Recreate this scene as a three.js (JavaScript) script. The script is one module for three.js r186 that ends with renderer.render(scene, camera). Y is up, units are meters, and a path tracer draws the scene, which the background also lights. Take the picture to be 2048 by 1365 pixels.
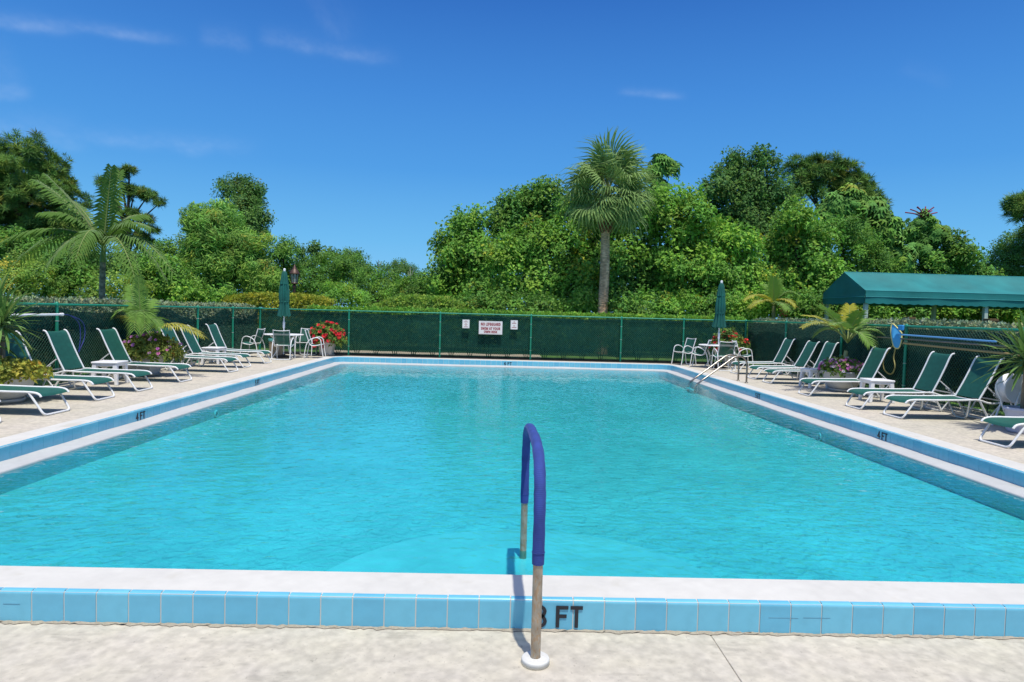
import * as THREE from 'three';
import { mergeGeometries } from 'three/addons/utils/BufferGeometryUtils.js';
import { RoundedBoxGeometry } from 'three/addons/geometries/RoundedBoxGeometry.js';

// ---------------------------------------------------------------- camera, sky, sun, exposure
const scene = new THREE.Scene();
const camera = new THREE.PerspectiveCamera(2 * Math.atan(682.5 / 1300) * 180 / Math.PI, 1024 / 682, 0.05, 900);
camera.rotation.order = 'YXZ';
camera.position.set(0, 1.555, 0);
camera.rotation.set(-0.0425, -0.0208, 0.026);
camera.updateMatrixWorld(true);
scene.add(camera);

const renderer = new THREE.WebGLRenderer({ antialias: true });
renderer.toneMapping = THREE.LinearToneMapping;
renderer.toneMappingExposure = 1.35;
renderer.shadowMap.enabled = true;

const SUN = new THREE.Vector3(0.075, 0.85, 0.27).normalize();
const sun = new THREE.DirectionalLight(new THREE.Color(1.0, 0.955, 0.88), 3.05);
sun.position.copy(SUN).multiplyScalar(60).add(new THREE.Vector3(0, 0, -18));
sun.target.position.set(0, 0, -18);
sun.castShadow = true; sun.shadow.radius = 1.8;
sun.shadow.mapSize.set(4096, 4096);
Object.assign(sun.shadow.camera, { left: -50, right: 50, top: 50, bottom: -50, near: 1, far: 160 });
scene.add(sun, sun.target);

// ---------------------------------------------------------------- helpers
function rng(seed) { let a = seed >>> 0; return () => { a = (a + 0x6D2B79F5) | 0; let t = Math.imul(a ^ (a >>> 15), 1 | a); t = (t + Math.imul(t ^ (t >>> 7), 61 | t)) ^ t; return ((t ^ (t >>> 14)) >>> 0) / 4294967296; }; }
const V = (x, y, z) => new THREE.Vector3(x, y, z);
const lerp = (a, b, t) => a + (b - a) * t, clamp = (x, a, b) => Math.min(b, Math.max(a, x));
const sstep = (a, b, x) => { const t = clamp((x - a) / (b - a), 0, 1); return t * t * (3 - 2 * t); };
// periodic value noise
function hash2(x, y, s) { let h = Math.imul(x, 374761393) ^ Math.imul(y, 668265263) ^ Math.imul(s, 2147483647 - 58); h = Math.imul(h ^ (h >>> 13), 1274126177); return ((h ^ (h >>> 16)) >>> 0) / 4294967296; }
function vnoise(x, y, px, py, s) {
  const xi = Math.floor(x), yi = Math.floor(y), fx = x - xi, fy = y - yi, u = fx * fx * (3 - 2 * fx), v = fy * fy * (3 - 2 * fy);
  const m = (a, p) => ((a % p) + p) % p, x0 = m(xi, px), x1 = m(xi + 1, px), y0 = m(yi, py), y1 = m(yi + 1, py);
  return lerp(lerp(hash2(x0, y0, s), hash2(x1, y0, s), u), lerp(hash2(x0, y1, s), hash2(x1, y1, s), u), v);
}
function fbm(u, v, f, oct, s) { let a = 0, w = 0.5, n = 0; for (let i = 0; i < oct; i++) { a += w * vnoise(u * f, v * f, f, f, s + i); n += w; w *= 0.5; f *= 2; } return a / n; }
function tex(n, fn, srgb = true, m = n) {
  const d = new Uint8Array(n * m * 4);
  for (let j = 0; j < m; j++) for (let i = 0; i < n; i++) { const c = fn(i / n, j / m), k = (j * n + i) * 4; d[k] = clamp(c[0], 0, 1) * 255; d[k + 1] = clamp(c[1], 0, 1) * 255; d[k + 2] = clamp(c[2], 0, 1) * 255; d[k + 3] = 255; }
  const t = new THREE.DataTexture(d, n, m); t.magFilter = t.minFilter = THREE.LinearFilter; t.wrapS = t.wrapT = THREE.RepeatWrapping;
  if (srgb) t.colorSpace = THREE.SRGBColorSpace; t.needsUpdate = true; return t;
}
const rep = (t, x, y = x) => { const c = t.clone(); c.repeat.set(x, y); c.needsUpdate = true; return c; };
const col = (r, g, b) => new THREE.Color().setRGB(r, g, b);
const std = (c, rough = 0.7, o = {}) => new THREE.MeshStandardMaterial({ color: c.isColor ? c : new THREE.Color(c), roughness: rough, ...o });
const phys = (c, rough = 0.7, o = {}) => new THREE.MeshPhysicalMaterial({ color: c.isColor ? c : new THREE.Color(c), roughness: rough, side: THREE.DoubleSide, ...o });

const taken = {};
function numbered(n) { if (!(n in taken)) { taken[n] = 0; return n; } taken[n]++; return n + '_' + String(taken[n]).padStart(3, '0'); }
function mesh(name, geo, mat, parent) { const m = new THREE.Mesh(geo, mat); m.name = name; m.castShadow = m.receiveShadow = true; parent.add(m); return m; }
function thing(name, label, category, pos = [0, 0, 0], turn = 0, group) {
  const g = new THREE.Group(); g.name = numbered(name); g.position.set(...pos); g.rotation.y = turn; g.userData = { label, category };
  if (group) g.userData.group = group; scene.add(g); return g;
}
function structure(name) { const g = new THREE.Group(); g.name = name; g.userData = { kind: 'structure' }; scene.add(g); return g; }
function smesh(name, geo, mat) { const m = mesh(name, geo, mat, scene); m.userData = { kind: 'structure' }; return m; }
function copyThing(o, label, pos, turn) { const c = o.clone(); c.name = numbered(o.name.replace(/_\d{3}$/, '')); c.userData = { ...o.userData, label }; c.position.set(...pos); c.rotation.y = turn; scene.add(c); return c; }
function join(list) { const l = list.map((g) => { const n = g.index ? g.toNonIndexed() : g; for (const k of Object.keys(n.attributes)) if (!['position', 'normal', 'uv'].includes(k)) n.deleteAttribute(k); return n; }); return mergeGeometries(l); }
const box = (w, h, d, x = 0, y = 0, z = 0) => new THREE.BoxGeometry(w, h, d).translate(x, y, z);
const rbox = (w, h, d, x = 0, y = 0, z = 0, r = 0.01, s = 2) => new RoundedBoxGeometry(w, h, d, s, r).translate(x, y, z);
const cyl = (r0, r1, h, x = 0, y = 0, z = 0, n = 20) => new THREE.CylinderGeometry(r1, r0, h, n).translate(x, y + h / 2, z);
const lathe = (pts, n = 32) => new THREE.LatheGeometry(pts.map((p) => new THREE.Vector2(p[0], p[1])), n);
function roundPts(pts, bend = 0.08, n = 5) {
  const out = [pts[0].clone()];
  for (let i = 1; i < pts.length - 1; i++) {
    const a = pts[i - 1], b = pts[i], c = pts[i + 1], l = Math.min(bend, a.distanceTo(b) * 0.49, c.distanceTo(b) * 0.49);
    const p = b.clone().lerp(a, l / a.distanceTo(b)), q = b.clone().lerp(c, l / c.distanceTo(b));
    for (let k = 0; k <= n; k++) { const t = k / n; out.push(p.clone().multiplyScalar((1 - t) * (1 - t)).addScaledVector(b, 2 * t * (1 - t)).addScaledVector(q, t * t)); }
  }
  out.push(pts[pts.length - 1].clone()); return out;
}
function smooth(pts, n = 24) { return new THREE.CatmullRomCurve3(pts, false, 'centripetal').getPoints(n); }
function sweep(pts, r, rad = 8, caps = true) {
  const n = pts.length, pos = [], nor = [], uv = [], idx = [], T = [];
  for (let i = 0; i < n; i++) T.push(pts[Math.min(n - 1, i + 1)].clone().sub(pts[Math.max(0, i - 1)]).normalize());
  let N = Math.abs(T[0].y) < 0.9 ? V(0, 1, 0) : V(1, 0, 0); N.sub(T[0].clone().multiplyScalar(N.dot(T[0]))).normalize();
  let len = 0;
  for (let i = 0; i < n; i++) {
    if (i) { N.sub(T[i].clone().multiplyScalar(N.dot(T[i]))).normalize(); len += pts[i].distanceTo(pts[i - 1]); }
    const B = T[i].clone().cross(N), R = typeof r === 'function' ? r(i / (n - 1)) : r;
    for (let k = 0; k <= rad; k++) { const a = k / rad * Math.PI * 2, d = N.clone().multiplyScalar(Math.cos(a)).addScaledVector(B, Math.sin(a)); pos.push(pts[i].x + d.x * R, pts[i].y + d.y * R, pts[i].z + d.z * R); nor.push(d.x, d.y, d.z); uv.push(k / rad * R * 6.283, len); }
  }
  for (let i = 0; i < n - 1; i++) for (let k = 0; k < rad; k++) { const a = i * (rad + 1) + k, b = a + rad + 1; idx.push(a, a + 1, b, b, a + 1, b + 1); }
  if (caps) for (const e of [0, n - 1]) { const c = pos.length / 3, s = e ? 1 : -1; pos.push(pts[e].x, pts[e].y, pts[e].z); nor.push(T[e].x * s, T[e].y * s, T[e].z * s); uv.push(0, 0); for (let k = 0; k < rad; k++) { const a = e * (rad + 1) + k; e ? idx.push(c, a, a + 1) : idx.push(c, a + 1, a); } }
  const g = new THREE.BufferGeometry(); g.setAttribute('position', new THREE.Float32BufferAttribute(pos, 3)); g.setAttribute('normal', new THREE.Float32BufferAttribute(nor, 3)); g.setAttribute('uv', new THREE.Float32BufferAttribute(uv, 2)); g.setIndex(idx); return g;
}
const pipe = (pts, r, bend = 0.07, rad = 8) => sweep(roundPts(pts.map((p) => p.isVector3 ? p : V(...p)), bend), r, rad);
function tris(pos, uv) { const g = new THREE.BufferGeometry(); g.setAttribute('position', new THREE.Float32BufferAttribute(pos, 3)); g.setAttribute('uv', new THREE.Float32BufferAttribute(uv || new Array(pos.length / 3 * 2).fill(0), 2)); g.computeVertexNormals(); return g; }
function grid(nu, nv, fn, uvf) { // fn(i,j) -> [x,y,z]
  const pos = [], uv = [], idx = [];
  for (let j = 0; j <= nv; j++) for (let i = 0; i <= nu; i++) { const p = fn(i / nu, j / nv); pos.push(...p); uv.push(...(uvf ? uvf(i / nu, j / nv, p) : [i / nu, j / nv])); }
  for (let j = 0; j < nv; j++) for (let i = 0; i < nu; i++) { const a = j * (nu + 1) + i, b = a + nu + 1; idx.push(a, a + 1, b, b, a + 1, b + 1); }
  const g = new THREE.BufferGeometry(); g.setAttribute('position', new THREE.Float32BufferAttribute(pos, 3)); g.setAttribute('uv', new THREE.Float32BufferAttribute(uv, 2)); g.setIndex(idx); g.computeVertexNormals(); return g;
}
// a photo pixel gives a direction; the distance is given by the thing's place
function P(px, py, z) { const d = V((px - 1024) / 1300, -(py - 682.5) / 1300, -1).transformDirection(camera.matrixWorld); return V(0, 1.555, 0).addScaledVector(d, z / -d.z); }

// ---------------------------------------------------------------- sky: clear air with a few cirrus wisps
{
  const W = 3072, H = 1536, d = new Float32Array(W * H * 4);
  const lin = (c) => c.map((x) => Math.pow((x / 255 + 0.055) / 1.055, 2.4) / 1.2);
  const stops = [[-4, [128, 188, 232]], [1.5, [130, 193, 234]], [6, [106, 178, 229]], [12, [79, 151, 219]], [18, [66, 133, 208]], [26, [48, 105, 185]], [45, [38, 88, 168]], [90, [32, 78, 158]]].map(([e, c]) => [e, lin(c)]);
  const dirOf = (px, py) => { const v = V((px - 1024) / 1300, -(py - 682.5) / 1300, -1).transformDirection(camera.matrixWorld); return [Math.atan2(v.x, -v.z) * 57.2958, Math.asin(v.y) * 57.2958]; };
  // cirrus: start, end (degrees of azimuth and height), width, strength
  const wisps = [[[-90, 40], [170, 60], 0.55, 0.26], [[120, 52], [360, 84], 0.42, 0.24], [[400, 80], [500, 92], 0.75, 0.16], [[520, 80], [640, 100], 0.7, 0.18], [[600, 96], [790, 122], 0.6, 0.17], [[590, -40], [700, 100], 1.5, 0.07], [[-80, 205], [60, 182], 0.8, 0.24], [[-60, 165], [50, 150], 1.6, 0.1], [[-200, 250], [180, 275], 1.1, 0.16], [[100, 272], [520, 298], 0.7, 0.15], [[1240, 186], [1370, 194], 0.32, 0.22], [[1800, 140], [1900, 170], 0.6, 0.05]]
    .map(([a, b, w, s]) => [dirOf(...a), dirOf(...b), w, s]);
  for (let j = 0; j < H; j++) {
    const el = ((j + 0.5) / H - 0.5) * 180; let k = 0; while (k < stops.length - 2 && el > stops[k + 1][0]) k++;
    const t = clamp((el - stops[k][0]) / (stops[k + 1][0] - stops[k][0]), 0, 1), c = [0, 1, 2].map((q) => lerp(stops[k][1][q], stops[k + 1][1][q], t));
    for (let i = 0; i < W; i++) {
      const o = (j * W + i) * 4; let a = 0;
      if (el > 8 && el < 34) {
        const th = ((i + 0.5) / W - 0.5) * 2 * Math.PI, az = Math.atan2(Math.cos(th), -Math.sin(th)) * 57.2958;
        if (az > -60 && az < 60) for (const [p, q, w, s] of wisps) {
          const dx = q[0] - p[0], dy = q[1] - p[1], L2 = dx * dx + dy * dy, f = ((az - p[0]) * dx + (el - p[1]) * dy) / L2;
          if (f < -0.15 || f > 1.15) continue;
          const off = ((az - p[0]) * -dy + (el - p[1]) * dx) / Math.sqrt(L2), run = f * Math.sqrt(L2);
          const n1 = vnoise(run * 0.55 + 31, off * 1.2 + 7, 997, 991, 3), n2 = vnoise(run * 2.1 + off * 2.0 + 11, off * 4.5 - run * 0.5 + 5, 997, 991, 8), n3 = vnoise(run * 6 + off * 6, off * 11 - run, 997, 991, 12);
          const wob = off + (n1 - 0.5) * 0.9 * w;
          const side = Math.exp(-(wob * wob) / (w * w) * (wob < 0 ? 2.6 : 0.8)) * sstep(-0.12, 0.2, f) * (1 - sstep(0.7, 1.12, f));
          a = Math.max(a, 0.42 * s * side * clamp(0.25 + 0.8 * n1 * (0.4 + n2) + 0.3 * (n3 - 0.5), 0, 1.2));
        }
      }
      // forward-scattered light round the sun
      let g = 0; if (el > 20) { const th = ((i + 0.5) / W - 0.5) * 2 * Math.PI, ce = Math.cos(el / 57.2958), cs = Math.cos(th) * ce * SUN.x + Math.sin(el / 57.2958) * SUN.y + Math.sin(th) * ce * SUN.z; if (cs > 0.55) g = 2.6 * Math.exp(-Math.acos(Math.min(1, cs)) * 57.2958 / 13); }
      d[o] = lerp(c[0], 0.78, a) + g; d[o + 1] = lerp(c[1], 0.85, a) + g * 0.95; d[o + 2] = lerp(c[2], 0.92, a) + g * 0.86; d[o + 3] = 1;
    }
  }
  const t = new THREE.DataTexture(d, W, H, THREE.RGBAFormat, THREE.FloatType); t.mapping = THREE.EquirectangularReflectionMapping; t.magFilter = t.minFilter = THREE.LinearFilter; t.needsUpdate = true;
  scene.background = t; scene.environment = t;
}

// ---------------------------------------------------------------- materials
const concreteTex = tex(1024, (u, v) => {
  const a = fbm(u, v, 4, 5, 11), b = fbm(u, v, 24, 4, 21), c = fbm(u, v, 90, 3, 31), s = vnoise(u * 300, v * 300, 300, 300, 41), trowel = fbm(u * 1, v * 1, 14, 3, 55);
  const streak = fbm(u * 0.5, v * 2, 48, 3, 91), worn = sstep(0.5, 0.7, trowel + 0.25 * (streak - 0.5));
  let k = 0.87 + 0.06 * (a - 0.5) + 0.06 * (b - 0.5) + 0.17 * (c - 0.5) - (s > 0.94 ? 0.10 : 0);
  if (streak > 0.56) k -= 0.05 * worn * sstep(0.56, 0.66, streak);
  return [k, k * (0.985 - 0.02 * (a - 0.5)), k * (0.945 - 0.03 * (b - 0.5))];
});
const concreteBump = tex(1024, (u, v) => { const t = fbm(u, v, 30, 5, 61), e = fbm(u, v, 8, 3, 71), k = t > 0.5 ? 0.62 + (t - 0.5) * 0.8 : t * 1.1; return [k * 0.8 + e * 0.2, k, k]; }, false);
const deckMat = std(col(0.68, 0.645, 0.57), 0.9, { map: rep(concreteTex, 1 / 3.1), bumpMap: rep(concreteBump, 1 / 1.3), bumpScale: 0.0042 });
const paintTex = tex(1024, (u, v) => {
  const a = fbm(u, v, 5, 4, 12), b = fbm(u, v, 40, 3, 22), st = fbm(u, v, 9, 5, 77), f = vnoise(u * 260, v * 260, 260, 260, 9);
  let k = 0.93 + 0.05 * (a - 0.5) + 0.05 * (b - 0.5); const dirt = sstep(0.66, 0.8, st) * (0.015 + 0.05 * b) + (f > 0.985 ? 0.08 : 0);
  return [k - dirt, k - dirt * 1.15, k * 0.985 - dirt * 1.6];
});
const capMat = std(col(0.69, 0.67, 0.625), 0.75, { map: rep(paintTex, 1 / 2.3), bumpMap: rep(concreteBump, 1 / 2.1), bumpScale: 0.0025 });
const tileTex = tex(512, (u, v) => { const a = fbm(u, v, 4, 4, 15), b = fbm(u, v, 30, 3, 25), k = 0.95 + 0.07 * (a - 0.5) + 0.05 * (b - 0.5); return [k * (1 - 0.04 * a), k, k]; });
const tileMats = [0, 1, 2, 3].map((i) => { const t = rep(tileTex, 1 / 1.3); t.offset.set(i * 0.27, i * 0.41); return phys(col(0.155 + 0.012 * i, 0.49 + 0.022 * i, 0.66 + 0.016 * i), 0.22, { map: t, specularIntensity: 0.8, side: THREE.FrontSide }); });
const groutMat = std(col(0.60, 0.58, 0.52), 0.9);
const letterMat = std(col(0.012, 0.013, 0.02), 0.5);
const whiteFrame = phys(col(0.78, 0.79, 0.78), 0.35, { side: THREE.FrontSide });
const whitePlastic = phys(col(0.80, 0.80, 0.80), 0.4);
const slingTex = tex(256, (u, v) => { const w = 0.5 + 0.5 * Math.sin(u * 6.2832 * 64), h = 0.5 + 0.5 * Math.sin(v * 6.2832 * 64), n = fbm(u, v, 6, 4, 5), k = 0.82 + 0.1 * (w * h) + 0.16 * (n - 0.5); return [k, k, k]; });
const slingMat = phys(col(0.014, 0.135, 0.095), 0.62, { map: rep(slingTex, 3) });
const chairSlingMat = phys(col(0.016, 0.14, 0.10), 0.7, { map: rep(slingTex, 3), transparent: true, opacity: 0.86 });
const canvasTex = tex(256, (u, v) => { const n = fbm(u, v, 5, 5, 8), k = 0.88 + 0.2 * (n - 0.5); return [k, k, k]; });
const umbrellaMat = phys(col(0.006, 0.145, 0.115), 0.8, { map: rep(canvasTex, 0.9) });
const canopyMat = phys(col(0.018, 0.245, 0.235), 0.6, { map: rep(canvasTex, 0.35) });
const steelTex = tex(256, (u, v) => { const n = fbm(u, v, 8, 4, 18), s = fbm(u, v, 20, 3, 28), k = 0.75 + 0.25 * (n - 0.5), r = sstep(0.5, 0.75, s) * 0.14; return [k, k - r * 0.5, k - r]; });
const steelMat = phys(col(0.52, 0.50, 0.46), 0.3, { metalness: 0.95, map: rep(steelTex, 4, 2), side: THREE.FrontSide });
const wornSteelMat = phys(col(0.70, 0.60, 0.46), 0.5, { metalness: 0.35, map: rep(steelTex, 6, 3), side: THREE.FrontSide });
const fenceMat = phys(col(0.012, 0.24, 0.14), 0.45, { side: THREE.FrontSide });
const wireMat = phys(col(0.018, 0.15, 0.09), 0.5, { side: THREE.FrontSide });
const screenTex = tex(512, (u, v) => { const a = fbm(u, v, 5, 5, 35), b = fbm(u, v, 60, 2, 36), k = 0.8 + 0.3 * (a - 0.5) + 0.2 * (b - 0.5); return [k * 0.95, k, k]; });
const screenMat = phys(col(0.013, 0.070, 0.060), 0.95, { map: rep(screenTex, 0.4), transparent: true, opacity: 0.87, specularIntensity: 0.2 });
const barkTex = tex(256, (u, v) => { const a = fbm(u, v, 6, 5, 44), b = vnoise(u * 12, v * 60, 12, 60, 45), k = 0.62 + 0.5 * (a - 0.5) + 0.25 * (b - 0.5); return [k, k * 0.97, k * 0.92]; });
const barkMat = std(col(0.20, 0.16, 0.115), 0.95, { map: rep(barkTex, 1, 0.8), bumpMap: rep(barkTex, 1, 0.8), bumpScale: 0.02 });
const soilMat = std(col(0.03, 0.022, 0.016), 1);
const leafMats = {};
function leafMat(key, c, rough = 1, tr = 0.34) { return leafMats[key] || (leafMats[key] = phys(c, 1, { transmission: tr, thickness: 0, specularIntensity: 0.6, name: key })); }
// ---------------------------------------------------------------- the setting: ground, deck, pool
const OX0 = -5.05, OX1 = 5.41, OZ0 = -3.13, OZ1 = -19.4;      // outer faces of the raised rim
const IX0 = -4.72, IX1 = 5.08, IZ0 = -3.45, IZ1 = -19.07;     // inner faces of the rim
const WX0 = -4.48, WX1 = 4.84, WZ0 = -3.69, WZ1 = -18.80;     // the water
const FXL = -8.1, FXR0 = 8.15, FXR1 = 8.5, FZ = -22.2, FH = 1.5; // fence lines
function rrect(x0, x1, z0, z1, r, Ctor = THREE.Shape, n = 6) { // shape in (x, -z) for extrusion upward
  const s = new Ctor(), a = [x0, x1].sort((p, q) => p - q), b = [-z0, -z1].sort((p, q) => p - q), pts = [];
  const c = [[a[1] - r, b[0] + r, -Math.PI / 2], [a[1] - r, b[1] - r, 0], [a[0] + r, b[1] - r, Math.PI / 2], [a[0] + r, b[0] + r, Math.PI]];
  for (const [x, y, t] of c) for (let k = 0; k <= (r > 0.001 ? n : 0); k++) { const w = t + k / Math.max(1, n) * Math.PI / 2; pts.push(new THREE.Vector2(x + Math.cos(w) * r, y + Math.sin(w) * r)); }
  s.setFromPoints(pts); return s;
}
const flat = (shape, y0, h, bevel = 0) => new THREE.ExtrudeGeometry(shape, { depth: h - 2 * bevel, bevelEnabled: bevel > 0, bevelThickness: bevel, bevelSize: bevel, bevelOffset: -bevel, bevelSegments: 2, curveSegments: 8 }).rotateX(-Math.PI / 2).translate(0, y0 + bevel, 0);
const DX0 = -8.35, DX1 = 8.75, DZ = -21.75;

// lawn to the horizon, open where the pool terrace lies
{
  const g = new THREE.Shape(); g.setFromPoints([[-420, -60], [420, -60], [420, 640], [-420, 640]].map((p) => new THREE.Vector2(...p)));
  g.holes.push(rrect(DX0 + 0.05, DX1 - 0.05, 8, DZ + 0.05, 0, THREE.Path));
  const lawnTex = tex(512, (u, v) => { const a = fbm(u, v, 6, 5, 3), b = fbm(u, v, 80, 3, 4), k = 0.6 + 0.5 * (a - 0.5) + 0.7 * (b - 0.5); return [k * 0.85, k, k * 0.45]; });
  smesh('lawn', new THREE.ShapeGeometry(g).rotateX(-Math.PI / 2).translate(0, -0.05, 0), std(col(0.16, 0.26, 0.08), 1, { map: rep(lawnTex, 0.25) }));
}
// terrace: cast slabs with narrow joints
{
  const deck = structure('pool_deck');
  const slab = (x0, x1, z0, z1) => mesh('deck_slab', flat(rrect(x0, x1, z0, z1, 0), -0.12, 0.12, 0.004), deckMat, deck);
  const xs = [DX0, -4.6, 1.08, 4.2, DX1];
  for (let i = 0; i < 4; i++) slab(xs[i] + 0.0018, xs[i + 1] - 0.0018, 8, OZ0 - 0.03);
  slab(DX0, OX0 + 0.03, OZ0 - 0.037, DZ); slab(OX1 - 0.03, DX1, OZ0 - 0.037, DZ); slab(OX0 + 0.037, OX1 - 0.037, OZ1 + 0.03, DZ);
  mesh('joint_bed', flat((() => { const s = rrect(DX0, DX1, 8, DZ, 0); s.holes.push(rrect(OX0 + 0.1, OX1 - 0.1, OZ0 - 0.1, OZ1 + 0.1, 0, THREE.Path)); return s; })(), -0.16, 0.154), std(col(0.42, 0.39, 0.33), 1), deck);
  // crumbly mortar along the foot of the rim
  const r = rng(5), strip = grid(520, 3, (u, v) => { const x = lerp(-5.4, 5.6, u), e = v * (0.012 + 0.018 * r() * (0.4 + r())); return [x, 0.003 + (v === 0 ? 0.006 : 0.009 * r()) * (v === 1 ? 0 : 1), OZ0 - 0.004 + e]; }, (u, v) => [u * 11, v * 0.03]);
  mesh('mortar_edge', strip, std(col(0.46, 0.42, 0.35), 1, { map: rep(concreteTex, 2.2) }), deck);
}
// mulch bed, pale path and grass strip behind the far end
{
  const mulchTex = tex(256, (u, v) => { const b = fbm(u, v, 40, 3, 14), k = 0.3 + 0.9 * (b - 0.4); return [k, k * 0.85, k * 0.7]; });
  smesh('mulch_bed', flat(rrect(-8.3, 8.7, DZ - 0.005, -23.35, 0), -0.09, 0.085, 0.01), std(col(0.055, 0.04, 0.03), 1, { map: rep(mulchTex, 0.8), bumpMap: rep(mulchTex, 0.8), bumpScale: 0.03 }));
  smesh('path', flat(rrect(-6.5, 1.6, -23.5, -25.2, 0), -0.06, 0.03), std(col(0.42, 0.36, 0.28), 0.95, { map: rep(concreteTex, 0.5) }));
}
// pool rim: white cap, glazed bullnose tiles in and out, depth marks
const rim = thing('pool_curb', 'raised white pool rim faced with glazed sky blue tiles', 'pool edge');
{
  const s = rrect(OX0 + 0.02, OX1 - 0.02, OZ0 - 0.02, OZ1 + 0.02, 0.62, THREE.Shape, 10);
  s.holes.push(rrect(IX0 - 0.02, IX1 + 0.02, IZ0 + 0.02, IZ1 - 0.02, 0.34, THREE.Path, 10));
  mesh('white_cap', flat(s, -0.10, 0.2535), capMat, rim);
  // tile with a rounded upper edge; local x along the wall, +z outward, y up, faces at z = 0
  const T = 0.1545, J = 0.003;
  const prof = []; prof.push([0.0, -0.022], [0.0, 0.0]);
  for (let k = 0; k <= 5; k++) { const a = k / 5 * Math.PI / 2; prof.push([0.138 + 0.017 * Math.sin(a), -0.017 + 0.017 * Math.cos(a)]); }
  prof.push([0.155, -0.034]);
  const tile = (w) => { const h = w / 2 - J, n = prof.length, pos = [], uv = []; const pt = (i, s) => [s * h, prof[i][0], prof[i][1]];
    for (let i = 0; i < n - 1; i++) { const a = pt(i, -1), b = pt(i, 1), c = pt(i + 1, 1), d = pt(i + 1, -1); pos.push(...a, ...b, ...c, ...a, ...c, ...d); for (const q of [a, b, c, a, c, d]) uv.push(q[0], q[1] - q[2]); }
    for (const sd of [-1, 1]) for (let i = 1; i < n - 1; i++) { const a = pt(0, sd), b = pt(i, sd), c = pt(i + 1, sd); sd < 0 ? pos.push(...a, ...b, ...c) : pos.push(...a, ...c, ...b); uv.push(a[2], a[0 + 1], b[2], b[1], c[2], c[1]); }
    return tris(pos, uv); };
  const tg = tile(T), ts = tile(T + 0.0028), R = rng(77), rest = [], grout = [];
  const put = (x, z, turn, y, single) => {
    const g = single ? mesh('tile', turn ? ts : tg, tileMats[Math.floor(R() * 4)], rim) : null, dy = (R() - 0.5) * 0.002, dn = R() * 0.0015, tl = (R() - 0.5) * 0.004;
    const m = new THREE.Matrix4().makeRotationY(turn).setPosition(x + Math.sin(turn) * dn, y + dy, z + Math.cos(turn) * dn);
    if (g) { g.applyMatrix4(m); g.rotateZ(tl); } else rest.push((turn ? ts : tg).clone().applyMatrix4(m));
  };
  // near side, outer face (towards the camera)
  for (let x = OX0 + T / 2; x < OX1; x += T) put(x + 0.043, OZ0, 0, 0.001, Math.abs(x) < 2.95);
  grout.push(box(OX1 - OX0, 0.150, 0.016, (OX0 + OX1) / 2, 0.0755, OZ0 - 0.0105));
  // inner faces
  const zi0 = IZ0 - 0.05, zi1 = IZ1 + 0.4;
  for (let z = zi0; z > zi1; z -= T) { put(IX0, z, Math.PI / 2, 0.0, z < -5.4 && z > -13.2); put(IX1, z, -Math.PI / 2, 0.0, z < -5.4 && z > -13.2); }
  for (let x = IX0 + 0.42; x < IX1 - 0.38; x += T) put(x, IZ1, 0, 0.0, true);
  for (const [cx, cz, a0] of [[IX0 + 0.36, IZ1 + 0.36, Math.PI], [IX1 - 0.36, IZ1 + 0.36, -Math.PI / 2]]) for (let k = 0; k < 4; k++) { const a = a0 + (k + 0.5) / 4 * Math.PI / 2; put(cx + Math.cos(a) * 0.362, cz + Math.sin(a) * 0.362, Math.atan2(-Math.cos(a), -Math.sin(a)), 0.0, true); }
  const li = zi0 - zi1 + 0.1;
  grout.push(box(0.016, 0.15, li, IX0 - 0.0105, 0.0755, (zi0 + zi1) / 2), box(0.016, 0.15, li, IX1 + 0.0105, 0.0755, (zi0 + zi1) / 2), box(IX1 - IX0 - 0.76, 0.15, 0.016, (IX0 + IX1) / 2, 0.0755, IZ1 - 0.0105));
  const st = mesh('tile_row', join(rest), tileMats[1], rim); st.userData.kind = 'stuff';
  mesh('grout', join(grout), groutMat, rim);
  // gutter ledge between the tiles and the water, slightly uneven
  const loop = (off) => { // same number of points for every offset
    const base = rrect(IX0, IX1, IZ0, IZ1, 0.36, THREE.Shape, 10).getPoints(), out = [];
    const cx = (IX0 + IX1) / 2, cz = -(IZ0 + IZ1) / 2, hx = (IX1 - IX0) / 2, hz = (IZ0 - IZ1) / 2; let P0 = [];
    for (let i = 0; i < base.length; i++) { const a = base[i], b = base[(i + 1) % base.length], n = Math.max(1, Math.round(a.distanceTo(b) / 0.16)); for (let k = 0; k < n; k++) P0.push(a.clone().lerp(b, k / n)); }
    for (const p of P0) out.push([cx + (p.x - cx) * (hx - off) / hx, -(cz + (p.y - cz) * (hz - off) / hz)]);
    return out;
  };
  const offs = [-0.03, 0.012, 0.05, 0.12, 0.19, 0.228, 0.238, 0.238], ys = [0.018, 0.012, 0.005, 0.002, 0.002, 0.0, -0.012, -0.03], L = offs.map(loop), N = L[0].length;
  const ledge = grid(N, offs.length - 1, (u, v) => { const i = Math.round(u * N) % N, j = Math.round(v * (offs.length - 1)), p = L[j][i]; const w = j < 3 ? 0.011 * (vnoise(i * 0.23, 3, 997, 991, 4) - 0.35) + 0.007 * (vnoise(i * 0.7, 5, 997, 991, 6) - 0.5) : 0.002 * (vnoise(i * 0.5, j, 997, 991, 9) - 0.5); return [p[0], ys[j] + w, p[1]]; }, (u, v, p) => [p[0], p[2]]);
  mesh('gutter_ledge', ledge, phys(col(0.56, 0.565, 0.56), 0.7, { map: rep(paintTex, 1 / 1.9) }), rim);
}
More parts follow.
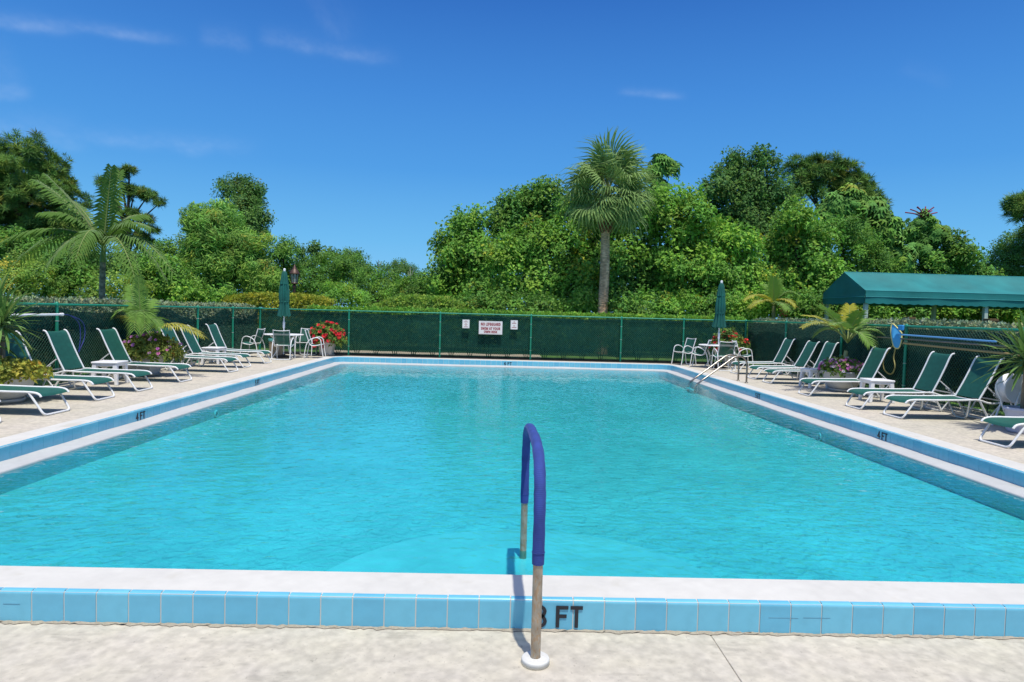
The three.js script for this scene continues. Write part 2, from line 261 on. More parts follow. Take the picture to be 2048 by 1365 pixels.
// pool shell and entry steps
const shell = structure('pool_basin');
{
  const plaster = tex(1024, (u, v) => { const a = fbm(u, v, 5, 5, 81), b = fbm(u, v, 30, 4, 82), k = 0.9 + 0.12 * (a - 0.5) + 0.10 * (b - 0.5); return [k * 0.97, k, k]; });
  const pbump = tex(1024, (u, v) => { const a = fbm(u, v, 40, 3, 83), b = fbm(u, v, 18, 2, 84), k = 1 - Math.abs(a - 0.5) * 2.6; return [k * 0.6 + b * 0.4, k, k]; }, false), pm = std(col(0.59, 0.70, 0.70), 0.85, { map: rep(plaster, 1 / 4.3), bumpMap: rep(pbump, 1 / 3.7), bumpScale: 0.036 }), FY0 = -0.20, FY1 = -0.27;
  const bx0 = WX0 - 0.004, bx1 = WX1 + 0.004, bz0 = WZ0 + 0.004, bz1 = WZ1 - 0.004, r = 0.22;
  const outline = rrect(bx0, bx1, bz0, bz1, r, THREE.Shape, 8).getPoints();
  const fy = (z) => lerp(FY0, FY1, (z - bz0) / (bz1 - bz0));
  const pos = [], uv = []; let len = 0;
  for (let i = 0; i < outline.length; i++) { const a = outline[i], b = outline[(i + 1) % outline.length], l = a.distanceTo(b); pos.push(a.x, -0.03, -a.y, b.x, fy(-b.y), -b.y, a.x, fy(-a.y), -a.y, a.x, -0.03, -a.y, b.x, -0.03, -b.y, b.x, fy(-b.y), -b.y); uv.push(len, 0, len + l, 0.6, len, 0.6, len, 0, len + l, 0, len + l, 0.6); len += l; }
  mesh('basin_wall', tris(pos, uv), std(col(0.66, 0.78, 0.76), 0.85, { map: rep(plaster, 1 / 3.1), side: THREE.DoubleSide }), shell);
  const fl = new THREE.ShapeGeometry(rrect(bx0 - 0.02, bx1 + 0.02, bz0 + 0.02, bz1 - 0.02, r, THREE.Shape, 8)).rotateX(-Math.PI / 2), fp = fl.attributes.position; for (let i = 0; i < fp.count; i++) fp.setY(i, fy(fp.getZ(i))); fl.computeVertexNormals();
  mesh('basin_floor', fl, pm, shell);
  const stepM = std(col(0.74, 0.74, 0.74), 0.8, { map: rep(plaster, 1 / 3.3) });
  const half = (rad, y, h) => { const s = new THREE.Shape(); s.absarc(0, 0, rad, 0, Math.PI, false); return flat(s, y - h, h, 0.012).translate(0.2, 0, bz0 + 0.02); };
  mesh('entry_step', half(0.80, -0.075, 0.12), stepM, shell); mesh('entry_step', half(1.38, -0.14, 0.05), stepM, shell);
  const ring = mesh('return_inlet', new THREE.TorusGeometry(0.05, 0.014, 8, 24).rotateY(Math.PI / 2).translate(bx1 - 0.012, -0.17, -9.55), whitePlastic, shell);
  mesh('return_inlet', join([new THREE.TorusGeometry(0.05, 0.014, 8, 24).rotateY(Math.PI / 2).translate(bx0 + 0.012, -0.17, -10.4)]), whitePlastic, shell);
}
// water: one rippled sheet over the whole pool
{
  const N = 1500, Wm = WX1 - WX0, Lm = WZ0 - WZ1, R = rng(404), waves = [];
  for (let i = 0; i < 46; i++) { const l = 0.042 * Math.pow(7, Math.pow(i / 45, 1.35)), a = (R() < 0.4 ? -1.45 + (R() - 0.5) * 1.5 : R() * 6.283); waves.push([Math.cos(a) / l, Math.sin(a) / l, R(), Math.pow(l, 0.85) * (0.7 + 0.6 * R())]); }
  const S = new Float32Array(65536); for (let i = 0; i < 65536; i++) S[i] = Math.sin(i / 65536 * 2 * Math.PI);
  const h = new Float32Array(N * N); let lo = 1e9, hi = -1e9;
  for (let j = 0; j < N; j++) for (let i = 0; i < N; i++) {
    const x = i / N * Wm, y = j / N * Lm; let s = 0;
    for (let k = 0; k < waves.length; k++) { const w = waves[k]; s += w[3] * S[((w[0] * x + w[1] * y + w[2]) * 65536) & 65535]; }
    h[j * N + i] = s; if (s < lo) lo = s; if (s > hi) hi = s;
  }
  // gusts: ripples are stronger in some patches
  const f = new Float32Array(N * N * 4);
  for (let j = 0; j < N; j++) for (let i = 0; i < N; i++) { const p = vnoise(i / N * 7, j / N * 9, 97, 91, 5) * 0.6 + vnoise(i / N * 19, j / N * 23, 97, 91, 6) * 0.4, v = 0.5 + ((h[j * N + i] - lo) / (hi - lo) - 0.5) * (0.55 + 0.9 * p), o = (j * N + i) * 4; f[o] = f[o + 1] = f[o + 2] = v; f[o + 3] = 1; }
  const t = new THREE.DataTexture(f, N, N, THREE.RGBAFormat, THREE.FloatType); t.magFilter = t.minFilter = THREE.LinearFilter; t.needsUpdate = true;
  const g = new THREE.ShapeGeometry(rrect(WX0 - 0.002, WX1 + 0.002, WZ0 + 0.002, WZ1 - 0.002, 0.22, THREE.Shape, 8)).rotateX(-Math.PI / 2).translate(0, -0.022, 0);
  const p = g.attributes.position, uv = g.attributes.uv; for (let i = 0; i < p.count; i++) uv.setXY(i, (p.getX(i) - WX0) / Wm, (WZ0 - p.getZ(i)) / Lm);
  const m = phys(col(0.265, 0.855, 0.895), 0.015, { transmission: 1, thickness: 0, ior: 1.33, bumpMap: t, bumpScale: 0.0095, name: 'water' });
  const w = smesh('water', g, m);
}
// depth marks: numerals and letters as thin paint on the tile faces
function glyphs(text, h) { // simple block lettering, returns geometries in x,y with baseline 0
  const s = h * 0.16, w = h * 0.56, out = []; let x = 0;
  const bar = (ax, ay, bx, by) => { const dx = bx - ax, dy = by - ay, l = Math.hypot(dx, dy); out.push(box(l + s, s, 0.003).rotateZ(Math.atan2(dy, dx)).translate(x + (ax + bx) / 2, (ay + by) / 2, 0.0003 * (out.length % 4))); };
  const curve = (pts) => { const q = smooth(pts.map((p) => V(p[0], p[1], 0)), 18); const sh = []; for (let i = 0; i < q.length; i++) { const t = q[Math.min(i + 1, q.length - 1)].clone().sub(q[Math.max(0, i - 1)]).normalize(); sh.push([q[i], V(-t.y, t.x, 0)]); }
    const pos = []; for (let i = 0; i < sh.length - 1; i++) { const [a, n] = sh[i], [b, m] = sh[i + 1], k = s / 2; const A = a.clone().addScaledVector(n, k), B = a.clone().addScaledVector(n, -k), C = b.clone().addScaledVector(m, k), D = b.clone().addScaledVector(m, -k); for (const p of [B, D, C, B, C, A]) pos.push(p.x + x, p.y, 0.0015); } out.push(tris(pos)); };
  for (const c of text) {
    const L = s / 2, Rr = w - s / 2, B = s / 2, T = h - s / 2, M = h * 0.52;
    if (c === 'F') { bar(L, B, L, T); bar(L, T, Rr, T); bar(L, M, Rr * 0.85, M); }
    else if (c === 'T') { bar(w / 2, B, w / 2, T); bar(L, T, Rr, T); }
    else if (c === '4') { bar(Rr * 0.85, B, Rr * 0.85, T); bar(L, h * 0.32, Rr * 1.1, h * 0.32); bar(L, h * 0.32, Rr * 0.85, T); }
    else if (c === '3') { curve([[L, h * 0.2], [w * 0.3, B * 0.9], [w * 0.62, B], [Rr, h * 0.27], [w * 0.6, M], [w * 0.4, M]]); curve([[w * 0.4, M], [w * 0.6, M], [Rr * 0.96, h * 0.75], [w * 0.6, T], [w * 0.3, T], [L, h * 0.82]]); }
    else if (c === '5') { bar(L, T, Rr, T); bar(L, T, L, M); curve([[L, M], [w * 0.5, h * 0.58], [Rr, h * 0.34], [w * 0.6, B], [w * 0.3, B], [L, h * 0.2]]); }
    else if (c === '6') { curve([[Rr, h * 0.82], [w * 0.5, T], [L, h * 0.6], [L, h * 0.3], [w * 0.5, B], [Rr, h * 0.3], [w * 0.5, h * 0.54], [L, h * 0.34]]); }
    x += c === ' ' ? w * 0.55 : w + h * 0.1;
  }
  return [join(out), x];
}
function depthMark(text, h, pos, turn) { const [g, w] = glyphs(text, h); g.translate(-w / 2, 0, 0).rotateY(turn).translate(...pos); const m = mesh('depth_mark', g, letterMat, rim); m.userData.label = 'black ' + text.toLowerCase() + ' depth lettering'; }
depthMark('3 FT', 0.108, [0.335, 0.018, OZ0 + 0.0035], 0);
depthMark('4 FT', 0.10, [IX0 + 0.004, 0.02, -8.66], Math.PI / 2); depthMark('5 FT', 0.10, [IX0 + 0.004, 0.02, -12.82], Math.PI / 2);
depthMark('4 FT', 0.10, [IX1 - 0.004, 0.02, -8.38], -Math.PI / 2); depthMark('5 FT', 0.10, [IX1 - 0.004, 0.02, -12.5], -Math.PI / 2);
depthMark('6 FT', 0.10, [0.3, 0.025, IZ1 + 0.004], 0);
// ---------------------------------------------------------------- fence
function chainLink(len, h, y0 = 0.04) {
  const out = [], st = 0.076;
  for (const dir of [1, -1]) for (let s = -h; s < len; s += st) {
    let x0 = s, x1 = s + h, a = y0, b = h; if (x0 < 0) { a = y0 - x0; x0 = 0; } if (x1 > len) { b -= x1 - len; x1 = len; } if (x1 - x0 < 0.02) continue;
    const z = dir * 0.003, q = dir > 0 ? [V(x0, a, z), V(x1, b, z)] : [V(x0, h + y0 - a, z), V(x1, h + y0 - b, z)];
    out.push(sweep(q, 0.0028, 3, false));
  }
  return join(out);
}
function fence(label, A, B, posts, sags) { // A, B: [x, z] ends, seen from the pool; posts: fractions along
  const dx = B[0] - A[0], dz = B[1] - A[1], len = Math.hypot(dx, dz), f = thing('chain_link_fence', label, 'fence', [A[0], 0, A[1]], Math.atan2(-dz, dx));
  mesh('top_rail', sweep([V(0, FH, 0), V(len, FH, 0)], 0.022, 10), fenceMat, f);
  for (const p of posts) { const r = p === 0 || p === 1 ? 0.038 : 0.030, x = p * len; const m = mesh('post', join([cyl(r, r, FH + 0.03, x, -0.04, 0, 14), lathe([[r + 0.006, FH - 0.02], [r + 0.006, FH + 0.02], [r * 0.6, FH + 0.05], [0.001, FH + 0.055]], 14).translate(x, 0, 0)]), fenceMat, f); if (p > 0 && p < 1) for (const y of [0.3, 0.75, 1.2]) mesh('rail_tie', new THREE.TorusGeometry(r + 0.003, 0.003, 5, 12).rotateX(Math.PI / 2).translate(x, y, 0), whiteFrame, m); }
  const w = mesh('wire_mesh', chainLink(len, FH - 0.02).translate(0, 0, -0.028), wireMat, f); w.userData.kind = 'stuff';
  // fabric windscreen tied behind the wire, sagging here and there
  const top = (x) => { let y = FH - 0.05; for (const [c, hw, d] of sags) { const q = (x - c) / hw; if (Math.abs(q) < 1) y -= d * (1 - q * q); } return y; };
  mesh('windscreen', grid(Math.round(len / 0.12), 8, (u, v) => { const x = u * len; return [x, lerp(0.13 + 0.03 * vnoise(x * 1.7, 1, 997, 991, 2), top(x), v), -0.055 - 0.02 * vnoise(x * 2.1, v * 4, 997, 991, 7)]; }, (u, v, p) => [p[0], p[1]]), screenMat, f);
  return f;
}
const backFence = fence('green chain link fence with dark windscreen behind the far end of the pool', [FXL, FZ], [FXR1, FZ], [0, 3.0, 6.1, 9.2, 12.3, 14.45, 16.6].map((x) => x / 16.6), [[4.5, 1.2, 0.05], [10.8, 1.2, 0.04]]);
fence('green chain link fence with sagging windscreen behind the loungers by the white wall pole', [FXL, -3.5], [FXL, FZ + 0.02], [0, 3.0, 5.8, 8.57, 11.3, 14.14, 16.45].map((x) => x / 18.68), [[14.3, 1.5, 0.28], [17.4, 1.15, 0.3], [9.9, 1.2, 0.1]]);
fence('green chain link fence with dark windscreen carrying the pool net poles', [FXR1, FZ + 0.02], [FXR0 - 0.1, -3.5], [3.3, 6.55, 9.15, 12.2, 15.2, 18.68].map((x) => x / 18.69), [[13, 1.4, 0.16]]);
// notices on the far fence
function sign(label, x0, x1, y0, y1, lines) {
  const w = x1 - x0, h = y1 - y0, s = thing('notice_sign', label, 'sign', [(x0 + x1) / 2, y0, FZ + 0.075]);
  mesh('panel', rbox(w, h, 0.012, 0, h / 2, 0, 0.004), std(col(0.78, 0.78, 0.76), 0.5), s);
  const W = 512, Hc = Math.round(512 * h / w), c = document.createElement('canvas'); c.width = W; c.height = Hc; const g = c.getContext('2d');
  g.fillStyle = '#f0efec'; g.fillRect(0, 0, W, Hc); g.textAlign = 'center'; g.textBaseline = 'middle';
  for (const l of lines) { if (l.bar) { g.fillStyle = l.color; g.fillRect(W * 0.06, Hc * l.y, W * 0.88, Hc * l.bar); continue; } g.fillStyle = l.color; g.font = `bold ${Math.round(Hc * l.size)}px sans-serif`; const mw = g.measureText(l.text).width, k = l.wide * W / mw; g.save(); g.translate(W / 2, Hc * l.y); g.scale(k, 1); g.fillText(l.text, 0, 0); g.lineWidth = Hc * l.size * 0.07; g.strokeStyle = l.color; g.strokeText(l.text, 0, 0); g.restore(); }
  const t = new THREE.CanvasTexture(c); t.colorSpace = THREE.SRGBColorSpace; t.magFilter = THREE.LinearFilter;
  mesh('printed_face', new THREE.PlaneGeometry(w - 0.012, h - 0.012).translate(0, h / 2, 0.0085), std(new THREE.Color(0.85, 0.85, 0.84), 0.5, { map: t }), s);
}
const RED = '#960f22';
sign('large white notice reading no lifeguard, swim at your own risk', -0.68, 0.12, 0.82, 1.27, [{ bar: 0.012, y: 0.03, color: '#8a8a86' }, { bar: 0.012, y: 0.95, color: '#8a8a86' }, { text: 'NO LIFEGUARD', y: 0.23, size: 0.30, wide: 0.86, color: RED }, { bar: 0.012, y: 0.40, color: '#c98a90' }, { text: 'SWIM AT YOUR', y: 0.57, size: 0.27, wide: 0.84, color: RED }, { text: 'OWN RISK', y: 0.82, size: 0.25, wide: 0.58, color: RED }]);
sign('small white notice with six lines of tiny red print', -1.24, -1.0, 1.01, 1.30, [['NO', 0.13, 0.2], ['SMOKING', 0.25, 0.62], ['NO', 0.44, 0.2], ['GLASS', 0.57, 0.45], ['NO', 0.73, 0.2], ['DIVING', 0.86, 0.6]].map(([text, y, wide]) => ({ text, y, size: 0.10, wide, color: RED })));
sign('small white notice with four lines of tiny red print', 0.40, 0.64, 1.01, 1.32, [['NO', 0.17, 0.24], ['DIVING', 0.33, 0.64], ['NO', 0.62, 0.24], ['JUMPING', 0.80, 0.7]].map(([text, y, wide]) => ({ text, y, size: 0.13, wide, color: RED })));

// ---------------------------------------------------------------- poolside furniture
const sheetGrid = (prof, z0, z1, sag, n = 6) => grid(prof.length - 1, n, (u, v) => { const i = Math.round(u * (prof.length - 1)), p = prof[i], s = sag * (1 - Math.pow(2 * v - 1, 2)), a = prof[Math.max(0, i - 1)], b = prof[Math.min(prof.length - 1, i + 1)], l = Math.hypot(b[0] - a[0], b[1] - a[1]); return [p[0] + (b[1] - a[1]) / l * s, p[1] - (b[0] - a[0]) / l * s, lerp(z0, z1, v)]; }, (u, v, p) => [p[0] + p[1], p[2]]);
function makeLounger() {
  const o = thing('sun_lounger', '', 'sun lounger', [0, 0, 0], 0, 'green sling loungers beside the pool'), r = 0.0155, w = 0.275;
  const rail = [[0.03, 0.265], [0.06, 0.30], [0.13, 0.322], [0.5, 0.328], [1.0, 0.337], [1.25, 0.342]], back = [[1.25, 0.345], [1.36, 0.56], [1.47, 0.80], [1.55, 0.985], [1.585, 1.03], [1.62, 1.04]];
  for (const s of [-1, 1]) {
    mesh('side_rail', sweep(smooth([...rail, [1.40, 0.30], [1.53, 0.295], [1.65, 0.33]].map(([x, y]) => V(x, y, s * w)), 30), r, 8), whiteFrame, o);
    mesh('back_rail', sweep(smooth(back.map(([x, y]) => V(x, y, s * w * 0.985)), 18), r, 8), whiteFrame, o);
    const st = mesh('back_strut', sweep([V(1.385, 0.56, s * 0.25), V(1.66, 0.335, s * 0.25)], 0.011, 7), whiteFrame, o);
    mesh('notch_plate', join([0, 1, 2].map((k) => new THREE.TorusGeometry(0.016, 0.006, 6, 10, Math.PI).rotateZ(2.4).translate(1.52 + k * 0.042, 0.432 - k * 0.034, s * 0.25))), whiteFrame, st);
  }
  mesh('seat_sling', sheetGrid([[0.035, 0.272], [0.06, 0.303], [0.10, 0.318], [0.2, 0.326], [0.4, 0.329], [0.7, 0.333], [1.0, 0.339], [1.235, 0.343]], -w, w, 0.022), slingMat, o);
  mesh('back_sling', sheetGrid([[1.262, 0.37], [1.31, 0.463], [1.36, 0.562], [1.42, 0.69], [1.47, 0.802], [1.53, 0.94], [1.558, 1.0], [1.585, 1.028], [1.615, 1.038]], -w * 0.985, w * 0.985, 0.02), slingMat, o);
  mesh('front_leg', pipe([[0.20, 0.325, -w], [0.0, 0.016, -w + 0.012], [0.0, 0.016, w - 0.012], [0.20, 0.325, w]], r, 0.07), whiteFrame, o);
  mesh('middle_leg', pipe([[1.10, 0.335, -w], [1.16, 0.016, -0.13], [1.16, 0.016, 0.13], [1.10, 0.335, w]], 0.0135, 0.09), whiteFrame, o);
  mesh('rear_leg', pipe([[1.255, 0.34, -w], [1.45, 0.016, -w + 0.02], [1.45, 0.016, w - 0.02], [1.255, 0.34, w]], r, 0.06), whiteFrame, o);
  mesh('rear_frame', pipe([[1.45, 0.02, -w + 0.05], [1.65, 0.33, -w], [1.66, 0.335, -w + 0.03], [1.66, 0.335, w - 0.03], [1.65, 0.33, w], [1.45, 0.02, w - 0.05]], 0.0125, 0.05), whiteFrame, o);
  mesh('crossbar', sweep([V(1.36, 0.17, -w + 0.01), V(1.36, 0.17, w - 0.01)], 0.010, 7), whiteFrame, o);
  mesh('crossbar', sweep([V(1.245, 0.33, -w), V(1.245, 0.33, w)], 0.011, 7), whiteFrame, o);
  return o;
}
const lounger = makeLounger();
{
  const R = rng(17);
  const rows = [
    [6.75, -18.4, 0, 'green sling lounger beside the round table with the three pale chairs and ladder'],
    [6.67, -16.9, 0, 'green sling lounger just behind the steel pool ladder, between two others'],
    [6.65, -15.87, 0, 'green sling lounger touching the small white table by the bowl planter'],
    [6.43, -13.45, 0, 'green sling lounger in front of the white bowl planter of pink flowers'],
    [6.46, -11.6, 0, 'green sling lounger beside the small white table under the hanging pool net'],
    [6.57, -10.6, 0, 'green sling lounger whose backrest is brushed by the spiky dracaena'],
    [6.5, -8.3, 0, 'green sling lounger past the spiky dracaena, only its foot end showing on the net side'],
    [-6.27, -8.05, Math.PI, 'green sling lounger cut off except for its white foot corner, past the yellow foliage pot'],
    [-6.1, -9.1, Math.PI, 'green sling lounger with its back hidden by the yellow foliage planter'],
    [-6.32, -10.57, Math.PI, 'green sling lounger between the yellow foliage planter and the white wall pole'],
    [-6.33, -11.76, Math.PI, 'green sling lounger in front of the white pole hung on the fence'],
    [-6.33, -13.29, Math.PI, 'green sling lounger between the small white table and the square pink flower planter'],
    [-6.24, -15.44, Math.PI, 'green sling lounger under the yellow palm frond, first of a close pair'],
    [-6.39, -16.67, Math.PI, 'green sling lounger with a yellow frond over its back, second of a close pair'],
    [-6.36, -18.08, Math.PI, 'green sling lounger next to the round table near the pot of red flowers'],
  ];
  rows.forEach(([x, z, t, label], i) => { const j = (R() - 0.5) * 0.05; const tilt = (R() - 0.5) * 0.11; let q = lounger; if (i) q = copyThing(lounger, label, [x, 0, z], t + j); if (i) for (const c of q.children) if (/^back_(rail|sling)/.test(c.name)) { const a = tilt, cx = 1.25, cy = 0.345; c.rotation.z = a; c.position.set(cx - (cx * Math.cos(a) - cy * Math.sin(a)), cy - (cx * Math.sin(a) + cy * Math.cos(a)), 0); } if (!i) { lounger.position.set(x, 0, z); lounger.rotation.y = t + j; lounger.userData.label = label; } });
}
// dining chairs: seat at the origin, facing +x
function makeChair() {
  const o = thing('patio_chair', '', 'chair', [0, 0, 0], 0, 'green sling chairs at the round tables'), r = 0.0145, w = 0.265;
  for (const s of [-1, 1]) {
    mesh('arm_leg', sweep(smooth([[0.27, 0.015], [0.235, 0.22], [0.205, 0.45], [0.165, 0.60], [0.07, 0.645], [-0.06, 0.62], [-0.17, 0.55], [-0.24, 0.42], [-0.285, 0.2], [-0.31, 0.03]].map(([x, y]) => V(x, y, s * w)), 34), r, 7), whiteFrame, o);
    mesh('seat_rail', sweep(smooth([[0.215, 0.44], [0.1, 0.41], [-0.06, 0.395], [-0.14, 0.43], [-0.185, 0.55], [-0.245, 0.72], [-0.285, 0.86], [-0.30, 0.89]].map(([x, y]) => V(x, y, s * (w - 0.03))), 28), r, 7), whiteFrame, o);
  }
  mesh('seat_sling', sheetGrid([[0.215, 0.445], [0.15, 0.428], [0.08, 0.412], [0, 0.402], [-0.06, 0.403], [-0.12, 0.425]], -w + 0.03, w - 0.03, 0.02), slingMat, o);
  mesh('back_sling', sheetGrid([[-0.155, 0.47], [-0.185, 0.56], [-0.22, 0.66], [-0.25, 0.745], [-0.276, 0.83], [-0.29, 0.868]], -w + 0.03, w - 0.03, -0.03), chairSlingMat, o);
  mesh('top_bar', sweep(smooth([V(-0.295, 0.878, -w + 0.03), V(-0.325, 0.862, 0), V(-0.295, 0.878, w - 0.03)], 10), 0.011, 7), whiteFrame, o);
  mesh('crossbar', sweep([V(-0.145, 0.43, -w + 0.02), V(-0.145, 0.43, w - 0.02)], 0.011, 7), whiteFrame, o);
  mesh('crossbar', sweep([V(0.215, 0.435, -w), V(0.215, 0.435, w)], 0.011, 7), whiteFrame, o);
  mesh('base_bar', pipe([[-0.30, 0.09, -w], [-0.31, 0.016, -w + 0.015], [-0.31, 0.016, w - 0.015], [-0.30, 0.09, w]], r, 0.05, 7), whiteFrame, o);
  return o;
}
const chair = makeChair();
{
  const set = [
    [-6.42, -19.55, Math.PI / 2 + 0.05, 'green sling chair with its back to the pool near the red flower pot'],
    [-7.62, -20.25, 0.1, 'green sling chair between the loungers and the table near the red flower pot'],
    [-6.3, -21.35, -Math.PI / 2, 'green sling chair against the far fence at the table near the red flower pot'],
    [-5.72, -20.45, Math.PI - 0.12, 'green sling chair standing right beside the pot of red flowers'],
    [6.12, -21.3, -0.35, 'green sling chair at the fence by the pool corner, turned from the umbrella table'],
    [6.42, -20.5, 0.45, 'green sling chair facing the umbrella table from the pool corner'],
    [6.82, -19.5, Math.PI / 2 - 0.04, 'green sling chair seen from behind just past the pool ladder'],
    [7.72, -20.3, Math.PI + 0.1, 'green sling chair before the red flowers, facing the umbrella table by the ladder'],
  ];
  set.forEach(([x, z, t, label], i) => { if (i) copyThing(chair, label, [x, 0, z], t); else { chair.position.set(x, 0, z); chair.rotation.y = t; chair.userData.label = label; } });
}
// round tables with closed umbrellas
function roundTable(label, x, z) {
  const o = thing('round_table', label, 'table', [x, 0, z], 0, 'round white patio tables');
  mesh('table_top', lathe([[0.03, 0.715], [0.55, 0.70], [0.585, 0.70], [0.6, 0.712], [0.59, 0.73], [0.03, 0.735]], 48), whitePlastic, o);
  for (let k = 0; k < 4; k++) { const a = k * Math.PI / 2 + 0.6, c = Math.cos(a), s = Math.sin(a); mesh('leg', sweep(smooth([V(c * 0.5, 0.70, s * 0.5), V(c * 0.36, 0.60, s * 0.36), V(c * 0.24, 0.40, s * 0.24), V(c * 0.28, 0.18, s * 0.28), V(c * 0.42, 0.016, s * 0.42)], 16), 0.015, 7), whiteFrame, o); }
  mesh('leg_ring', new THREE.TorusGeometry(0.24, 0.010, 6, 28).rotateX(Math.PI / 2).translate(0, 0.38, 0), whiteFrame, o);
}
function umbrella(label, x, z, lean) {
  const o = thing('patio_umbrella', label, 'umbrella', [x, 0, z], 0, 'closed green patio umbrellas'); o.rotation.z = lean;
  mesh('base', lathe([[0.001, 0.10], [0.05, 0.10], [0.06, 0.085], [0.2, 0.06], [0.255, 0.035], [0.26, 0.0], [0.001, 0.0]], 32), std(col(0.012, 0.012, 0.013), 0.6), o);
  mesh('pole', cyl(0.019, 0.019, 2.62, 0, 0.03, 0, 14), whitePlastic, o);
  mesh('crank_case', rbox(0.06, 0.2, 0.055, 0.0, 1.02, 0.0, 0.012), whitePlastic, o);
  const fold = (prof, n, amp, seed) => grid(n, prof.length - 1, (u, v) => { const [r, y] = prof[Math.round(v * (prof.length - 1))], a = u * 2 * Math.PI, k = 1 + amp * Math.sin(a * 9 + seed) * Math.min(1, r * 9) + 0.08 * Math.sin(a * 4 + seed * 2 + y * 3); return [Math.cos(a) * r * k, y + (r > 0.15 ? 0.025 * Math.sin(a * 9 + seed) : 0), Math.sin(a) * r * k]; }, (u, v, p) => [u * 1.1, p[1]]);
  mesh('canopy', fold([[0.185, 1.28], [0.165, 1.38], [0.14, 1.52], [0.125, 1.64], [0.118, 1.72], [0.132, 1.82], [0.13, 2.0], [0.115, 2.2], [0.10, 2.3], [0.088, 2.45], [0.07, 2.6], [0.05, 2.66], [0.02, 2.68]], 72, 0.2, 1), umbrellaMat, o);
  mesh('vent_flap', fold([[0.118, 2.27], [0.105, 2.38], [0.088, 2.52], [0.066, 2.63], [0.03, 2.685]], 72, 0.16, 2.1), umbrellaMat, o);
  mesh('tie_strap', new THREE.TorusGeometry(0.124, 0.012, 6, 30).rotateX(Math.PI / 2).scale(1, 1.6, 1).translate(0, 1.73, 0), umbrellaMat, o);
  mesh('finial', lathe([[0.001, 2.765], [0.03, 2.755], [0.04, 2.73], [0.032, 2.70], [0.04, 2.685], [0.035, 2.66], [0.001, 2.655]], 20), whitePlastic, o);
}
roundTable('round white table under the umbrella near the pot of red flowers', -6.67, -20.3); umbrella('closed dark green umbrella standing before the brown lantern post', -6.67, -20.3, 0.0);
roundTable('round white table under the umbrella past the pool ladder', 6.95, -20.4); umbrella('closed dark green umbrella above the table past the pool ladder', 6.95, -20.4, -0.012);
// small plastic side tables
{
  const o = thing('side_table', 'small white plastic table beside the lounger with the pink flower planter behind', 'side table', [-7.42, 0, -12.55], 0.1, 'small white side tables');
  mesh('table_top', rbox(0.47, 0.04, 0.47, 0, 0.425, 0, 0.018, 3), whitePlastic, o);
  mesh('apron', join([[0, 1], [1, 0], [0, -1], [-1, 0]].map(([a, b]) => rbox(a ? 0.02 : 0.38, 0.05, a ? 0.38 : 0.02, a * 0.205, 0.385, b * 0.205, 0.006))), whitePlastic, o);
  for (const a of [-1, 1]) for (const b of [-1, 1]) { const g = rbox(0.085, 0.41, 0.085, 0, 0.205, 0, 0.015); const p = g.attributes.position; for (let i = 0; i < p.count; i++) { const t = p.getY(i) / 0.41, k = 0.62 + 0.38 * t; p.setXYZ(i, p.getX(i) * k + a * lerp(0.215, 0.178, t), p.getY(i), p.getZ(i) * k + b * lerp(0.215, 0.178, t)); } g.computeVertexNormals(); mesh('leg', g, whitePlastic, o); }
  copyThing(o, 'small white plastic table between the close lounger pair and the umbrella table', [-7.62, 0, -17.55], -0.05);
  copyThing(o, 'small white plastic table touching the bowl planter of pink flowers', [7.42, 0, -15.05], 0.06);
  copyThing(o, 'small white plastic table below the hanging pool net', [7.5, 0, -12.65], -0.08);
}
// entry handrail
{
  const o = thing('pool_handrail', 'single steel handrail in a blue sleeve over the entry steps', 'handrail', [0.2, 0, -2.83]);
  const path = smooth([[0, 0.0], [0, 0.45], [0, 0.74], [-0.065, 0.855], [-0.24, 0.912], [-0.7, 0.905], [-1.1, 0.862], [-1.34, 0.775], [-1.43, 0.62], [-1.44, 0.3], [-1.44, -0.25]].map(([z, y]) => V(0, y, z)), 120);
  mesh('rail_pipe', sweep(path, 0.0222, 18), wornSteelMat, o);
  const a = path.findIndex((p) => p.y > 0.43), b = path.length - 1 - [...path].reverse().findIndex((p) => p.y > 0.28);
  const sl = path.slice(a, b + 1), fabricT = tex(256, (u, v) => { const n = fbm(u, v, 5, 5, 66), k = 0.85 + 0.25 * (n - 0.5) + 0.05 * Math.sin(v * 6.283 * 60); return [k, k, k]; });
  const sm = phys(col(0.040, 0.082, 0.36), 0.9, { map: rep(fabricT, 5, 3), bumpMap: rep(fabricT, 7, 2), bumpScale: 0.004, sheen: 0.4, sheenRoughness: 0.6, sheenColor: col(0.25, 0.32, 0.7), side: THREE.FrontSide });
  const sv = mesh('padded_sleeve', sweep(sl, (t) => 0.0268 + 0.0007 * Math.sin(t * 60) + 0.0006 * Math.sin(t * 143), 22), sm, o);
  mesh('cuff', join([sl[2], sl[sl.length - 3]].map((p) => new THREE.TorusGeometry(0.0274, 0.0026, 8, 26).rotateX(Math.PI / 2).translate(p.x, p.y, p.z))), sm, sv);
  mesh('base_flange', lathe([[0.023, 0.030], [0.054, 0.0285], [0.0605, 0.026], [0.063, 0.021], [0.0635, 0.0], [0.02, 0.0]], 40), std(col(0.74, 0.73, 0.70), 0.6, { map: rep(paintTex, 3) }), o);
}
